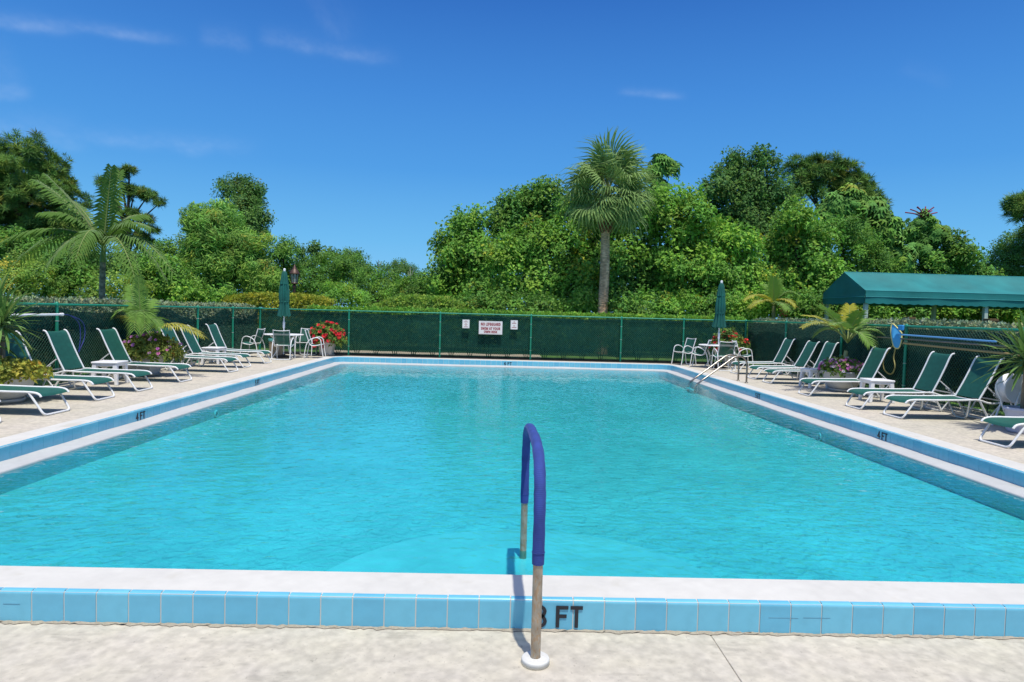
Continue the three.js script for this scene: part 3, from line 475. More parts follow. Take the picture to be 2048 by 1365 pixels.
// ladder
{
  const o = thing('pool_ladder', 'stainless steel pool ladder with two curved rails', 'ladder', [0, 0, 0]);
  for (const [z0, z1] of [[-15.75, -15.45], [-16.3, -16.0]]) mesh('rail', sweep(roundPts([V(6.1, -0.01, z0), V(6.1, 0.52, z0), V(5.98, 0.66, z0), V(5.78, 0.64, z0 + 0.02), V(4.9, 0.06, z1), V(4.75, -0.06, z1), V(4.73, -0.45, z1)], 0.12, 7), 0.022, 12), steelMat, o);
  for (const y of [-0.18, -0.4]) mesh('tread', rbox(0.09, 0.025, 0.58, 4.72, y, -15.73, 0.008), whitePlastic, o);
  for (const z of [-15.75, -16.3]) mesh('anchor_ring', lathe([[0.024, 0.018], [0.04, 0.015], [0.045, 0.0], [0.02, 0.0]], 20).translate(6.1, 0, z), steelMat, o);
}
// green awning walkway
{
  const zn = -22.9, zf = -25.9, x0 = 13.0, x1 = 34, ye = 2.70, yr = 3.44, zm = (zn + zf) / 2, o = thing('awning_walkway', 'long green gabled awning on pale posts behind the fence', 'awning');
  const sl = (z0, y0, z1, y1) => grid(160, 10, (u, v) => [lerp(x0, x1, u), lerp(y0, y1, v) - 0.075 * Math.sin(v * Math.PI) * (0.25 + 0.75 * Math.abs(Math.sin(u * 21 * Math.PI / 2.2))), lerp(z0, z1, v)], (u, v) => [u * 21, v * 1.7]);
  mesh('roof_slope', sl(zn, ye, zm, yr), canopyMat, o); mesh('roof_slope', sl(zf, ye, zm, yr), canopyMat, o);
  const gable = tris([x0 - 0.002, ye, zf, x0 - 0.002, ye, zn, x0 - 0.002, yr, zm], [0, 0, 3, 0, 1.5, 0.74]); mesh('gable_end', gable, canopyMat, o);
  const val = (len, n) => grid(n, 6, (u, v) => [u * len, -v * 0.44 - (v > 0.95 ? 0.035 * Math.abs(Math.sin(u * len * Math.PI / 0.32)) : 0), 0.012 * Math.sin(u * len * 3.1) * v + (Math.abs(v - 0.5) < 0.02 ? 0.012 : 0)], (u, v, p) => [p[0], p[1]]);
  const vn = mesh('valance', val(x1 - x0, 330).translate(x0, ye, zn + 0.012), canopyMat, o); mesh('valance', val(3, 60).rotateY(-Math.PI / 2).translate(x0 - 0.012, ye, zf), canopyMat, o); mesh('valance', val(x1 - x0, 120).translate(x0, ye, zf - 0.012), canopyMat, o);
  mesh('seam_piping', join([sweep([V(x0, ye - 0.22, zn + 0.026), V(x1, ye - 0.22, zn + 0.026)], 0.012, 6), sweep([V(x0 - 0.026, ye - 0.22, zf), V(x0 - 0.026, ye - 0.22, zn)], 0.012, 6), sweep([V(x0, ye, zn + 0.005), V(x1, ye, zn + 0.005)], 0.014, 6), sweep([V(x0, yr, zm), V(x1, yr, zm)], 0.016, 6)]), phys(col(0.03, 0.27, 0.27), 0.6), o);
  for (const x of [13.1, 17.45, 21.8, 26.2]) for (const z of [zn - 0.12, zf + 0.12]) mesh('post', rbox(0.13, 2.6, 0.13, x, 1.3 - 0.05, z, 0.012), std(col(0.50, 0.58, 0.50), 0.6), o);
}
// lantern on a post
{
  const q = P(588, 612, 29), o = thing('lantern_post', 'brown metal lantern post beyond the yellow hedge', 'street lamp', [q.x, 0, -29]), br = phys(col(0.085, 0.045, 0.030), 0.5, { metalness: 0.3 });
  mesh('post', lathe([[0.12, -0.05], [0.12, 0.25], [0.075, 0.4], [0.07, 1.6], [0.08, 1.65], [0.06, 1.7], [0.055, 2.45], [0.10, 2.5], [0.06, 2.56], [0.001, 2.57]], 20), br, o);
  const head = mesh('lantern_cage', join([lathe([[0.001, 2.56], [0.13, 2.6], [0.15, 2.66], [0.001, 2.67]], 8), lathe([[0.22, 3.04], [0.235, 3.06], [0.16, 3.2], [0.09, 3.27], [0.10, 3.3], [0.05, 3.37], [0.02, 3.46], [0.001, 3.48]], 8), ...[0, 1, 2, 3, 4, 5, 6, 7].map((k) => { const a = k * Math.PI / 4; return sweep([V(Math.cos(a) * 0.14, 2.65, Math.sin(a) * 0.14), V(Math.cos(a) * 0.19, 3.05, Math.sin(a) * 0.19)], 0.013, 5); })]), br, o);
  mesh('lantern_glass', lathe([[0.13, 2.66], [0.178, 3.04]], 8), phys(col(0.75, 0.78, 0.75), 0.3, { transmission: 0.6, thickness: 0 }), head);
}
// pool tools hung on the fences
{
  const xr = (z) => lerp(FXR1, FXR0 - 0.1, (z - FZ) / (-3.5 - FZ)) - 0.1;
  const net = thing('pool_net', 'blue and yellow leaf net with a blue pole hung on the fence', 'pool net');
  mesh('pole', sweep([V(xr(-13.1) - 0.02, 1.33, -13.1), V(xr(-10.5) - 0.02, 1.30, -10.4)], 0.017, 10), phys(col(0.12, 0.34, 0.62), 0.4), net);
  const fr = smooth([[0.02, 1.36, -13.06], [-0.03, 1.50, -13.2], [-0.04, 1.54, -13.3], [-0.06, 1.42, -13.3], [-0.06, 1.2, -13.24], [-0.05, 1.06, -13.16], [-0.02, 1.05, -13.08], [0.0, 1.2, -13.03], [0.02, 1.36, -13.06]].map(([x, y, z]) => V(xr(-13.2) + x, y, z)), 50);
  mesh('rim', sweep(fr, 0.013, 8), phys(col(0.72, 0.62, 0.22), 0.45), net);
  const c = V(xr(-13.2) - 0.02, 1.29, -13.17), pos = []; for (let i = 0; i < fr.length - 1; i++) { const a = fr[i], b = fr[i + 1], m = c.clone().add(V(-0.08, -0.03, 0)); pos.push(a.x, a.y, a.z, b.x, b.y, b.z, m.x, m.y, m.z); } mesh('net_bag', tris(pos), phys(col(0.06, 0.34, 0.62), 0.7), net);
  mesh('brush_pad', rbox(0.05, 0.11, 0.16, xr(-12.9) - 0.03, 1.47, -13.0, 0.02), phys(col(0.03, 0.28, 0.6), 0.6), net);
  const p2 = thing('pool_pole', 'long pale metal pole hung below the blue net pole', 'pole'); mesh('tube', sweep([V(xr(-13.9), 1.25, -13.9), V(xr(-10.3), 1.23, -10.2)], 0.016, 10), steelMat, p2);
  const p3 = thing('pool_pole', 'long tan pole, lowest of those hung on the fence', 'pole'); mesh('tube', sweep([V(xr(-12.95), 1.16, -12.95), V(xr(-9.9), 1.11, -9.7)], 0.019, 10), phys(col(0.40, 0.27, 0.10), 0.5), p3);
  const h = thing('hose_loop', 'yellowish hose loop hanging from the leaf net', 'hose'); mesh('hose', sweep(smooth([[1.12, -13.28], [0.98, -13.45], [0.78, -13.62], [0.6, -13.6], [0.5, -13.42], [0.52, -13.28], [0.66, -13.2], [0.85, -13.26], [1.03, -13.22]].map(([y, z]) => V(xr(z), y, z)), 44), 0.014, 8), phys(col(0.40, 0.36, 0.12), 0.6), h);
  const p4 = thing('wall_pole', 'short white pole fixed on the fence with a blue cord', 'pole'); mesh('tube', sweep([V(FXL + 0.1, 1.31, -10.6), V(FXL + 0.1, 1.32, -12.05)], 0.022, 10), whitePlastic, p4); mesh('end_cap', cyl(0.03, 0.03, 0.06).rotateX(Math.PI / 2).translate(FXL + 0.1, 1.32, -12.08), whitePlastic, p4);
  for (const k of [0, 0.13]) mesh('cord', sweep(smooth([[1.32, -12.1], [1.30, -12.3], [1.16, -12.55 - k], [0.9, -12.6 - k], [0.6, -12.55]].map(([y, z]) => V(FXL + 0.09, y, z)), 20), 0.008, 6), phys(col(0.03, 0.05, 0.25), 0.5), p4);
  const rl = thing('hose_reel', 'white plastic hose reel behind the spiky dracaena', 'hose reel', [7.95, 0, -9.8]); mesh('drum', lathe([[0.001, -0.11], [0.22, -0.11], [0.23, -0.09], [0.17, -0.07], [0.16, 0.07], [0.23, 0.09], [0.22, 0.11], [0.001, 0.11]], 32).rotateX(Math.PI / 2).translate(0, 0.6, 0), whitePlastic, rl); mesh('stand', join([pipe([[-0.2, 0, -0.14], [0, 0.6, -0.14], [0.2, 0, -0.14]], 0.015, 0.05), pipe([[-0.2, 0, 0.14], [0, 0.6, 0.14], [0.2, 0, 0.14]], 0.015, 0.05)]), whiteFrame, rl); mesh('hose', sweep(smooth([V(-0.25, 0.72, 0.1), V(-0.36, 0.66, 0.1), V(-0.3, 0.45, 0.12), V(-0.2, 0.22, 0.12), V(-0.02, 0.12, 0.15), V(0.2, 0.25, 0.15)], 24), 0.011, 7), whiteFrame, rl);
}
for (const [px, top, label] of [[1820, 632, 'short tan slatted timber post nearer the leaf net'], [1983, 635, 'short tan slatted timber post nearer the dracaena']]) {
  const q = P(px, top, px < 1900 ? 15.3 : 13.3), o = thing('timber_post', label, 'post', [q.x, 0, q.z], 0, 'short timber posts behind the hedge'), m = std(col(0.34, 0.22, 0.09), 0.8, { map: rep(barkTex, 2) });
  mesh('post', rbox(0.19, q.y, 0.19, 0, q.y / 2 - 0.03, 0, 0.008), m, o); for (const k of [0.08, 0.16]) mesh('slat', rbox(0.21, 0.018, 0.21, 0, q.y - k, 0, 0.004), std(col(0.05, 0.035, 0.02), 0.9), o);
}
// ---------------------------------------------------------------- plants
// leaf clumps, shared by all crowns
function leafQuad(pos, uv, b, d, side, len, w, fold = 0.25, bendDown = 0.1) { // a folded, pointed leaf of four faces
  const up = side.clone().cross(d).normalize(), mid = b.clone().addScaledVector(d, len * 0.5).addScaledVector(up, 0), tip = b.clone().addScaledVector(d, len); tip.y -= len * bendDown;
  const l = mid.clone().addScaledVector(side, -w / 2).addScaledVector(up, w * fold), r = mid.clone().addScaledVector(side, w / 2).addScaledVector(up, w * fold);
  for (const p of [b, mid, l, mid, tip, l, b, r, mid, mid, r, tip]) { pos.push(p.x, p.y, p.z); uv.push(0, 0); }
}
const CL = {};
function clump(kind) {
  if (CL[kind]) return CL[kind];
  const R = rng(kind.length * 977 + kind.charCodeAt(0) * 31), pos = [], uv = [], rd = (up) => { const a = R() * 6.283, y = lerp(up, 1, R()), q = Math.sqrt(Math.max(0, 1 - y * y)); return V(Math.cos(a) * q, y, Math.sin(a) * q); };
  const cfg = { broad: [30, 0.32, 0.20, 0.10, -0.15, 0.25], fine: [34, 0.30, 0.145, 0.072, -0.2, 0.2], needle: [40, 0.05, 0.42, 0.034, -0.2, 0.1], bamboo: [30, 0.30, 0.30, 0.05, -0.5, 0.75], hedge: [14, 0.10, 0.075, 0.036, -0.1, 0.15], small: [12, 0.09, 0.085, 0.042, -0.2, 0.15] }[kind];
  if (kind === 'palmate') for (let j = 0; j < 3; j++) { const c = rd(0.1).multiplyScalar(0.22), ax = V((R() - 0.5) * 0.7, 1, (R() - 0.5) * 0.7).normalize(), s0 = V(1, 0, 0).cross(ax).normalize(); for (let k = 0; k < 9; k++) { const d = s0.clone().applyAxisAngle(ax, k / 9 * 6.283 + R() * 0.2); d.addScaledVector(ax, -0.25).normalize(); leafQuad(pos, uv, c, d, d.clone().cross(ax).normalize(), 0.36 * (0.8 + 0.3 * R()), 0.11, 0.12, 0.35); } }
  else for (let k = 0; k < cfg[0]; k++) { const d = rd(cfg[4]), b = (kind === 'needle' ? V(0, 0, 0) : V(R() - 0.5, R() - 0.5, R() - 0.5).multiplyScalar(cfg[1] * 1.5)), dir = d.clone().addScaledVector(b, 1.2).normalize(), side = dir.clone().cross(V(R() - 0.5, 1, R() - 0.5)).normalize(); leafQuad(pos, uv, b, dir, side, cfg[2] * (0.7 + 0.6 * R()), cfg[3] * (0.8 + 0.4 * R()), 0.22, cfg[5]); }
  return (CL[kind] = tris(pos, uv));
}
const M4 = new THREE.Matrix4(), Q4 = new THREE.Quaternion(), UPV = V(0, 1, 0);
function crownMesh(name, kind, mat, items, parent, hueR) { // items: [pos, dir, scale, tint]
  const im = new THREE.InstancedMesh(clump(kind), mat, items.length); im.name = name; im.castShadow = im.receiveShadow = true; im.userData.kind = 'stuff';
  const c = new THREE.Color();
  items.forEach(([p, d, s, t], i) => { Q4.setFromUnitVectors(UPV, d); const q2 = new THREE.Quaternion().setFromAxisAngle(UPV, hueR() * 6.283); M4.compose(p, Q4.clone().multiply(q2), V(s, s, s)); im.setMatrixAt(i, M4); const w = hueR(); c.setRGB(t * (0.78 + 0.62 * w * w), t * (0.92 + 0.2 * w), t * (0.7 + 0.5 * hueR())); if (kind !== 'hedge' && hueR() < 0.03) c.setRGB(t * 1.9, t * 1.05, t * 0.8); im.setColorAt(i, c); });
  parent.add(im); return im;
}
const LEAF = {
  bright: leafMat('bright_leaf', col(0.217, 0.420, 0.050), 0.85), mid: leafMat('mid_leaf', col(0.150, 0.320, 0.043), 0.85), dark: leafMat('dark_leaf', col(0.125, 0.264, 0.053), 0.85), pine: leafMat('pine_needle', col(0.144, 0.258, 0.048), 0.9, 0.15),
  lime: leafMat('lime_leaf', col(0.287, 0.446, 0.068), 0.85), bamboo: leafMat('bamboo_leaf', col(0.243, 0.438, 0.073), 0.85), silver: leafMat('silver_leaf', col(0.27, 0.33, 0.20), 0.85, 0.15), yellow: leafMat('yellow_leaf', col(0.40, 0.42, 0.045), 0.85),
  schef: leafMat('glossy_leaf', col(0.151, 0.307, 0.051), 0.85, 0.15), potted: leafMat('potted_leaf', col(0.156, 0.264, 0.042), 0.85), frond: leafMat('frond_leaf', col(0.158, 0.300, 0.045), 0.8, 0.3), fan: leafMat('fan_leaf', col(0.23, 0.36, 0.095), 0.85, 0.3), gold: leafMat('golden_frond', col(0.42, 0.40, 0.035), 0.85, 0.4), sword: leafMat('sword_leaf', col(0.140, 0.266, 0.056), 0.8, 0.2),
};
const SIZE = { broad: 1, fine: 0.85, needle: 1, bamboo: 1, palmate: 1, hedge: 1, small: 1 };
// lobes: [px, py, r px, dz]; the depth comes from where the tree stands behind the fence
function tree(name, label, category, group, z, lobes, kind, mat, seed, o = {}) {
  const R = rng(seed), k = z / 1300, L = lobes.map(([px, py, r, dz]) => { const dd = dz ?? (R() - 0.5) * 1.2 * r * k; return [P(px, py, z + dd), r * k]; });
  let bx = 0, w = 0; for (const [c, r] of L) { bx += c.x * r; w += r; } bx = o.baseX !== undefined ? P(o.baseX, 620, z).x : bx / w;
  const t = thing(name, label, category, [bx, -0.05, -z], 0, group), org = V(bx, -0.05, -z), items = [], tr = o.trunk ?? 0.16;
  // trunk and limbs
  const top = L.reduce((a, b) => b[0].y > a[0].y ? b : a), geo = [], tc = top[0].clone().sub(org);
  const stem = smooth([V(0, 0, 0), V(0.1 * (R() - 0.5), tc.y * 0.35, 0.2 * (R() - 0.5)).addScaledVector(V(tc.x, 0, tc.z), 0.2), V(tc.x * 0.6, tc.y * 0.7, tc.z * 0.6), V(tc.x, tc.y, tc.z)], 16);
  geo.push(sweep(stem, (u) => tr * (1.15 - 0.95 * u), 8));
  for (const [c, r] of L) { if (c === top[0]) continue; const e = c.clone().sub(org), h = clamp((e.y - 0.6) / tc.y, 0.12, 0.85), a = stem[Math.floor(h * 0.75 * 16)]; if (!a) continue; geo.push(sweep(smooth([a.clone(), a.clone().lerp(e, 0.5).add(V(0, 0.12 * a.distanceTo(e), 0)), e], 8), (u) => tr * 0.5 * (1 - 0.8 * u), 6)); for (let q = 0; q < 3; q++) { const d = V(R() - 0.5, R() - 0.2, R() - 0.5).normalize().multiplyScalar(r * 0.8); geo.push(sweep([e.clone().addScaledVector(d, -0.4), e.clone().addScaledVector(d, 0.2), e.clone().add(d)], (u) => tr * 0.16 * (1 - 0.7 * u), 5, false)); } }
  mesh('trunk', join(geo), barkMat, t);
  const sz = (o.size ?? 1), area = 0.075 * sz * sz / (o.dens ?? 1);
  for (let li = 0; li < L.length; li++) {
    const [c, r] = L[li], n = Math.round(4 * Math.PI * r * r / area * 0.62), sx = 1 + 0.2 * (R() - 0.5), ln = R() * 50, lt = 0.9 + 0.2 * R();
    for (let i = 0; i < n; i++) {
      const a = R() * 6.283, y = 2 * R() - 1, q = Math.sqrt(1 - y * y), d = V(Math.cos(a) * q, y, Math.sin(a) * q);
      if (y < -0.55 && R() < 0.6) continue;
      const lump = vnoise(d.x * 2.6 + ln, d.y * 2.6 + d.z * 2.1 + ln, 997, 991, seed % 89), rr = r * (0.52 + 0.80 * lump) * (R() < 0.28 ? 0.35 + 0.5 * R() : 0.9 + 0.17 * R()) * (R() < 0.05 ? 1.14 : 1);
      if (lump < 0.36 && R() < (o.holes ?? 0.7)) continue;
      const p = c.clone().add(V(d.x * rr * sx, d.y * rr * (o.flat ?? 0.95), d.z * rr));
      let inside = false; for (let m = 0; m < L.length && !inside; m++) if (m !== li && L[m][0].distanceTo(p) < L[m][1] * 0.55) inside = true; if (inside && R() < 0.8) continue;
      if (p.y < 0.15) continue;
      const dir = d.clone().multiplyScalar(0.7).add(V((R() - 0.5) * 0.7, (o.lift ?? 0.45), (R() - 0.5) * 0.7)).normalize();
      items.push([p.sub(org), dir, sz * (0.6 + 0.85 * R()), lt * (0.68 + 0.6 * R())]);
    }
  }
  crownMesh('crown', kind, mat, items, t, R);
  return t;
}
const TG = { left: 'trees behind the side hedge', right: 'broadleaf trees behind the far fence', low: 'low scrub trees in the distance' };
// beyond the loungers with the white wall pole
tree('pine_tree', 'large dense dark pine with a broad rounded crown', 'tree', null, 44, [[40, 322, 50], [92, 348, 42], [118, 395, 42], [140, 445, 36], [50, 400, 64], [-30, 360, 75], [90, 470, 54], [10, 470, 55], [-60, 450, 80], [155, 490, 30]], 'needle', LEAF.pine, 101, { size: 0.95, dens: 1.25, trunk: 0.3, holes: 0.75, lift: 0.7 });
tree('pine_tree', 'slim pine with tufted layered boughs behind the feathery palm', 'tree', null, 41, [[238, 350, 15], [258, 342, 13], [206, 366, 11], [196, 362, 7], [268, 385, 20], [296, 392, 15], [320, 406, 10], [216, 388, 8], [262, 428, 14], [292, 440, 12], [240, 470, 17], [286, 478, 17], [306, 462, 9]], 'needle', LEAF.pine, 102, { size: 0.68, dens: 1.3, trunk: 0.2, baseX: 252, holes: 0.4, lift: 0.8, flat: 0.7 });
tree('bamboo_clump', 'feathery light green bamboo clump with drooping plumes', 'tree', null, 36, [[398, 440, 30], [440, 440, 34], [420, 470, 44], [462, 480, 34], [400, 510, 40], [445, 525, 44], [490, 510, 36], [512, 490, 26], [470, 565, 48], [420, 570, 44], [515, 545, 34], [530, 580, 36], [385, 590, 34]], 'bamboo', LEAF.bamboo, 103, { size: 1.0, dens: 1.25, trunk: 0.12, lift: 0.2 });
tree('vine_covered_tree', 'tall dark tree swathed in vines with a knobbly top', 'tree', null, 46, [[468, 385, 30], [498, 380, 26], [510, 402, 20], [486, 418, 32], [500, 445, 30], [490, 470, 30], [528, 440, 12], [512, 470, 22]], 'fine', LEAF.dark, 104, { size: 1.2, dens: 1.3, trunk: 0.25, holes: 0.3 });
tree('vine_covered_tree', 'small narrow tree like a green cone behind the closed umbrella', 'tree', null, 47, [[570, 492, 17], [567, 512, 24], [560, 540, 34], [575, 565, 34], [548, 575, 30]], 'fine', LEAF.mid, 105, { size: 1.15, dens: 1.2 });
// scrub at the foot of those trees
const scrub = [
  ['yellow green shrub below the large dark pine, next to the dracaena', 29, [[30, 545, 38], [75, 560, 36], [20, 585, 32]], 'fine', 'lime', 111], ['grey green shrub with loose twigs behind the feathery palm trunk', 31, [[130, 545, 36], [165, 565, 38], [110, 580, 34]], 'broad', 'mid', 112], ['olive shrub at the feathery palm, beneath its drooping fronds', 27, [[230, 575, 30], [270, 585, 30], [190, 590, 26]], 'fine', 'lime', 113],
  ['light shrub between the feathery palm and the bamboo', 30, [[310, 545, 36], [345, 560, 38], [330, 590, 34], [290, 570, 28]], 'broad', 'bright', 114], ['tall thin sapling rising above the shrubs by the bamboo', 36, [[325, 500, 20], [350, 498, 14], [335, 525, 30], [365, 545, 26]], 'fine', 'mid', 115], ['dark round shrub at the dark pine, above the yellow green one', 37, [[60, 505, 36], [20, 500, 40], [110, 510, 34]], 'broad', 'mid', 116], ['low bright shrub hugging the hedge before the bamboo', 27, [[400, 600, 24], [440, 603, 24], [365, 598, 24]], 'broad', 'bright', 117], ['leafy shrub below the dark pine trunk, behind the drooping fronds', 33, [[150, 520, 34], [190, 530, 30], [240, 530, 30], [280, 525, 26]], 'broad', 'dark', 118],
];
for (const [label, z, l, kind, m, seed] of scrub) tree('shrub', label, 'shrub', 'shrubs behind the loungers', z, l, kind, LEAF[m], seed, { trunk: 0.06, size: 0.85, dens: 1.1 });
// low growth in the gap
const gap = [
  ['dense rounded scrub tree behind the brown lantern', 50, [[625, 555, 34], [655, 545, 36], [690, 540, 32], [640, 585, 36], [610, 590, 30]], 'fine', 'mid', 121], ['domed tree standing above the scrub past the brown lantern', 56, [[690, 522, 22], [712, 530, 22], [700, 550, 30], [725, 560, 26]], 'fine', 'dark', 122], ['thin tree with two tufts above the brown lantern', 58, [[602, 508, 11], [627, 500, 13], [612, 535, 16], [640, 520, 12], [662, 512, 12]], 'broad', 'dark', 123],
  ['spreading scrub mound in the middle of the gap in the trees', 48, [[740, 570, 36], [775, 580, 34], [720, 592, 30], [760, 598, 28]], 'fine', 'mid', 124], ['bright low scrub mound beside the clipped dome hedge', 44, [[690, 590, 30], [660, 600, 26], [720, 605, 24], [790, 600, 26]], 'fine', 'bright', 125], ['flat topped distant tree with open branches', 68, [[775, 540, 14], [800, 535, 18], [825, 545, 16], [800, 562, 26], [835, 570, 22]], 'fine', 'dark', 126], ['scrub thicket at the edge of the tall broadleaf trees', 42, [[840, 580, 32], [870, 575, 30], [815, 595, 28], [865, 605, 28]], 'fine', 'mid', 127],
];
for (const [label, z, l, kind, m, seed] of gap) tree('scrub_tree', label, 'tree', TG.low, z, l, kind, LEAF[m], seed, { trunk: 0.1, size: 1.15, dens: 1.1 });
// bare snags
for (const [label, z, a, b, seed] of [['bare grey snag with thin upright twigs in the gap', 60, [755, 560], [757, 520], 5], ['bleached forked snag low in the gap', 58, [822, 570], [820, 545], 9]]) {
  const A = P(a[0], 640, z), B = P(b[0], b[1], z), R = rng(seed), o = thing('bare_snag', label, 'dead tree', [A.x, 0, -z], 0, 'dead snags'), e = B.clone().sub(V(A.x, 0, -z)), g = [sweep([V(0, 0, 0), e.clone().multiplyScalar(0.6), e], (u) => 0.09 - 0.07 * u, 6)];
  for (let i = 0; i < 9; i++) { const s = e.clone().multiplyScalar(0.55 + 0.4 * R()), d = V((R() - 0.5) * 1.6, 0.5 + R(), (R() - 0.5)).normalize().multiplyScalar(0.5 + 0.8 * R()); g.push(sweep([s, s.clone().addScaledVector(d, 0.5).add(V(0, 0.05, 0)), s.clone().add(d)], (u) => 0.04 - 0.03 * u, 5)); }
  mesh('branches', join(g), std(seed === 9 ? col(0.5, 0.46, 0.4) : col(0.2, 0.16, 0.13), 0.95), o);
}
// the tall stand behind the far fence
const stand = [
  ['rounded bright tree at the open edge of the tall stand', 33, [[890, 485, 22], [920, 452, 26], [945, 440, 22], [905, 515, 34], [940, 490, 38], [930, 545, 44], [885, 560, 34], [965, 530, 40], [915, 595, 36]], 'broad', 'bright', 131], ['dark leaning tree with long sprays over the tall stand', 34, [[1075, 395, 30], [1100, 385, 28], [1035, 415, 32], [1000, 440, 32], [1060, 440, 42], [1105, 430, 40], [1020, 475, 40]], 'broad', 'mid', 132], ['broad bright tree between the leaning tree and the fan palm', 30, [[1000, 510, 46], [1050, 500, 48], [1100, 510, 48], [1140, 480, 40], [1020, 565, 50], [1085, 570, 50], [970, 590, 40], [1140, 560, 44]], 'broad', 'bright', 133],
  ['leafy tree directly behind the fan palm trunk', 31, [[1150, 420, 36], [1200, 440, 42], [1250, 450, 40], [1190, 510, 46], [1245, 520, 48], [1170, 580, 44], [1235, 590, 44], [1285, 560, 40]], 'broad', 'mid', 134], ['bright domed tree beside the fan palm crown', 30, [[1330, 405, 30], [1365, 408, 32], [1300, 440, 32], [1345, 460, 44], [1395, 440, 34], [1310, 510, 44], [1365, 530, 48], [1400, 500, 40], [1330, 580, 46], [1390, 585, 42]], 'broad', 'bright', 135],
  ['tall dark spiring tree, highest of the broadleaf stand', 37, [[1468, 318, 14], [1470, 335, 17], [1448, 352, 22], [1512, 306, 9], [1528, 312, 10], [1520, 325, 16], [1548, 326, 13], [1500, 355, 34], [1430, 385, 30], [1470, 395, 42], [1530, 385, 40], [1565, 400, 34], [1440, 435, 40], [1510, 440, 48], [1560, 455, 42]], 'broad', 'dark', 136], ['bright fresh green tree before the dark spiring tree', 30, [[1440, 480, 38], [1480, 500, 42], [1430, 540, 44], [1490, 560, 46], [1455, 595, 40], [1520, 600, 38], [1410, 590, 34]], 'broad', 'bright', 137],
  ['light bushy tree above the small yellow palm', 31, [[1590, 440, 36], [1630, 465, 42], [1570, 495, 44], [1620, 525, 48], [1560, 555, 46], [1600, 585, 44], [1650, 560, 44]], 'broad', 'bright', 138], ['bright tree rising behind the awning gable', 33, [[1680, 470, 38], [1720, 500, 42], [1690, 540, 44], [1750, 545, 42], [1700, 590, 42], [1760, 595, 38]], 'fine', 'mid', 139],
  ['rounded tree above the awning roof, beside the red flower spikes', 36, [[1900, 500, 30], [1930, 515, 28], [1880, 530, 34], [1925, 550, 34], [1845, 555, 34], [1965, 548, 24]], 'broad', 'mid', 140], ['dark tree mass behind the far end of the awning', 40, [[2030, 500, 32], [2000, 525, 30], [2055, 520, 40], [2010, 560, 36], [2060, 570, 40], [2090, 470, 46]], 'fine', 'dark', 141],
];
for (const [label, z, l, kind, m, seed] of stand) tree('broadleaf_tree', label, 'tree', TG.right, z, l, kind, LEAF[m], seed, { trunk: 0.17, size: 1.0, dens: 1.15 });
tree('pine_tree', 'flat crowned pine peering over the tall broadleaf stand', 'tree', null, 45, [[1590, 345, 26], [1625, 338, 26], [1660, 338, 26], [1695, 345, 26], [1720, 370, 24], [1690, 380, 30], [1640, 375, 30], [1600, 375, 26], [1740, 395, 20], [1755, 410, 14]], 'needle', LEAF.pine, 151, { size: 0.95, dens: 1.25, trunk: 0.25, holes: 0.6, lift: 0.8 });
tree('pine_tree', 'pine bough reaching in above the far end of the awning', 'tree', null, 38, [[2030, 412, 18], [2050, 420, 26], [2075, 405, 30], [2055, 400, 16], [2100, 430, 40]], 'needle', LEAF.pine, 152, { size: 0.8, dens: 1.25, trunk: 0.2, baseX: 2110, lift: 0.8 });
tree('umbrella_tree', 'glossy umbrella tree with drooping rosettes above the awning', 'tree', 'umbrella trees with palmate leaves', 35, [[1665, 425, 26], [1700, 415, 30], [1740, 430, 30], [1770, 462, 28], [1715, 460, 36], [1760, 500, 34], [1795, 520, 28]], 'palmate', LEAF.schef, 161, { size: 0.95, dens: 1.5, trunk: 0.12 });
const flowerTree = tree('umbrella_tree', 'umbrella tree topped by spreading crimson flower spikes', 'tree', 'umbrella trees with palmate leaves', 36, [[1845, 455, 24], [1825, 470, 18], [1868, 468, 18], [1838, 500, 20]], 'palmate', LEAF.schef, 162, { size: 0.9, dens: 1.4, trunk: 0.1, baseX: 1842 });
{ const c = P(1845, 435, 36).sub(flowerTree.position), g = []; for (let k = 0; k < 8; k++) { const a = -1.35 + k / 7 * 2.7; g.push(sweep(smooth([c.clone(), c.clone().add(V(Math.sin(a) * 0.4, 0.12 + Math.cos(a) * 0.25, 0.1 * (k % 3))), c.clone().add(V(Math.sin(a) * 0.85, 0.2 + Math.cos(a) * 0.4, 0.25 * (k % 3 - 1)))], 6), 0.035, 5)); } mesh('flower_spikes', join(g), std(col(0.25, 0.03, 0.06), 0.8), flowerTree); }
tree('umbrella_tree', 'lone umbrella tree rosette showing beside the fan palm crown', 'tree', 'umbrella trees with palmate leaves', 34, [[1322, 332, 17], [1342, 338, 12], [1310, 345, 12], [1318, 375, 16]], 'palmate', LEAF.schef, 163, { size: 0.8, dens: 1.4, trunk: 0.08, baseX: 1318 });
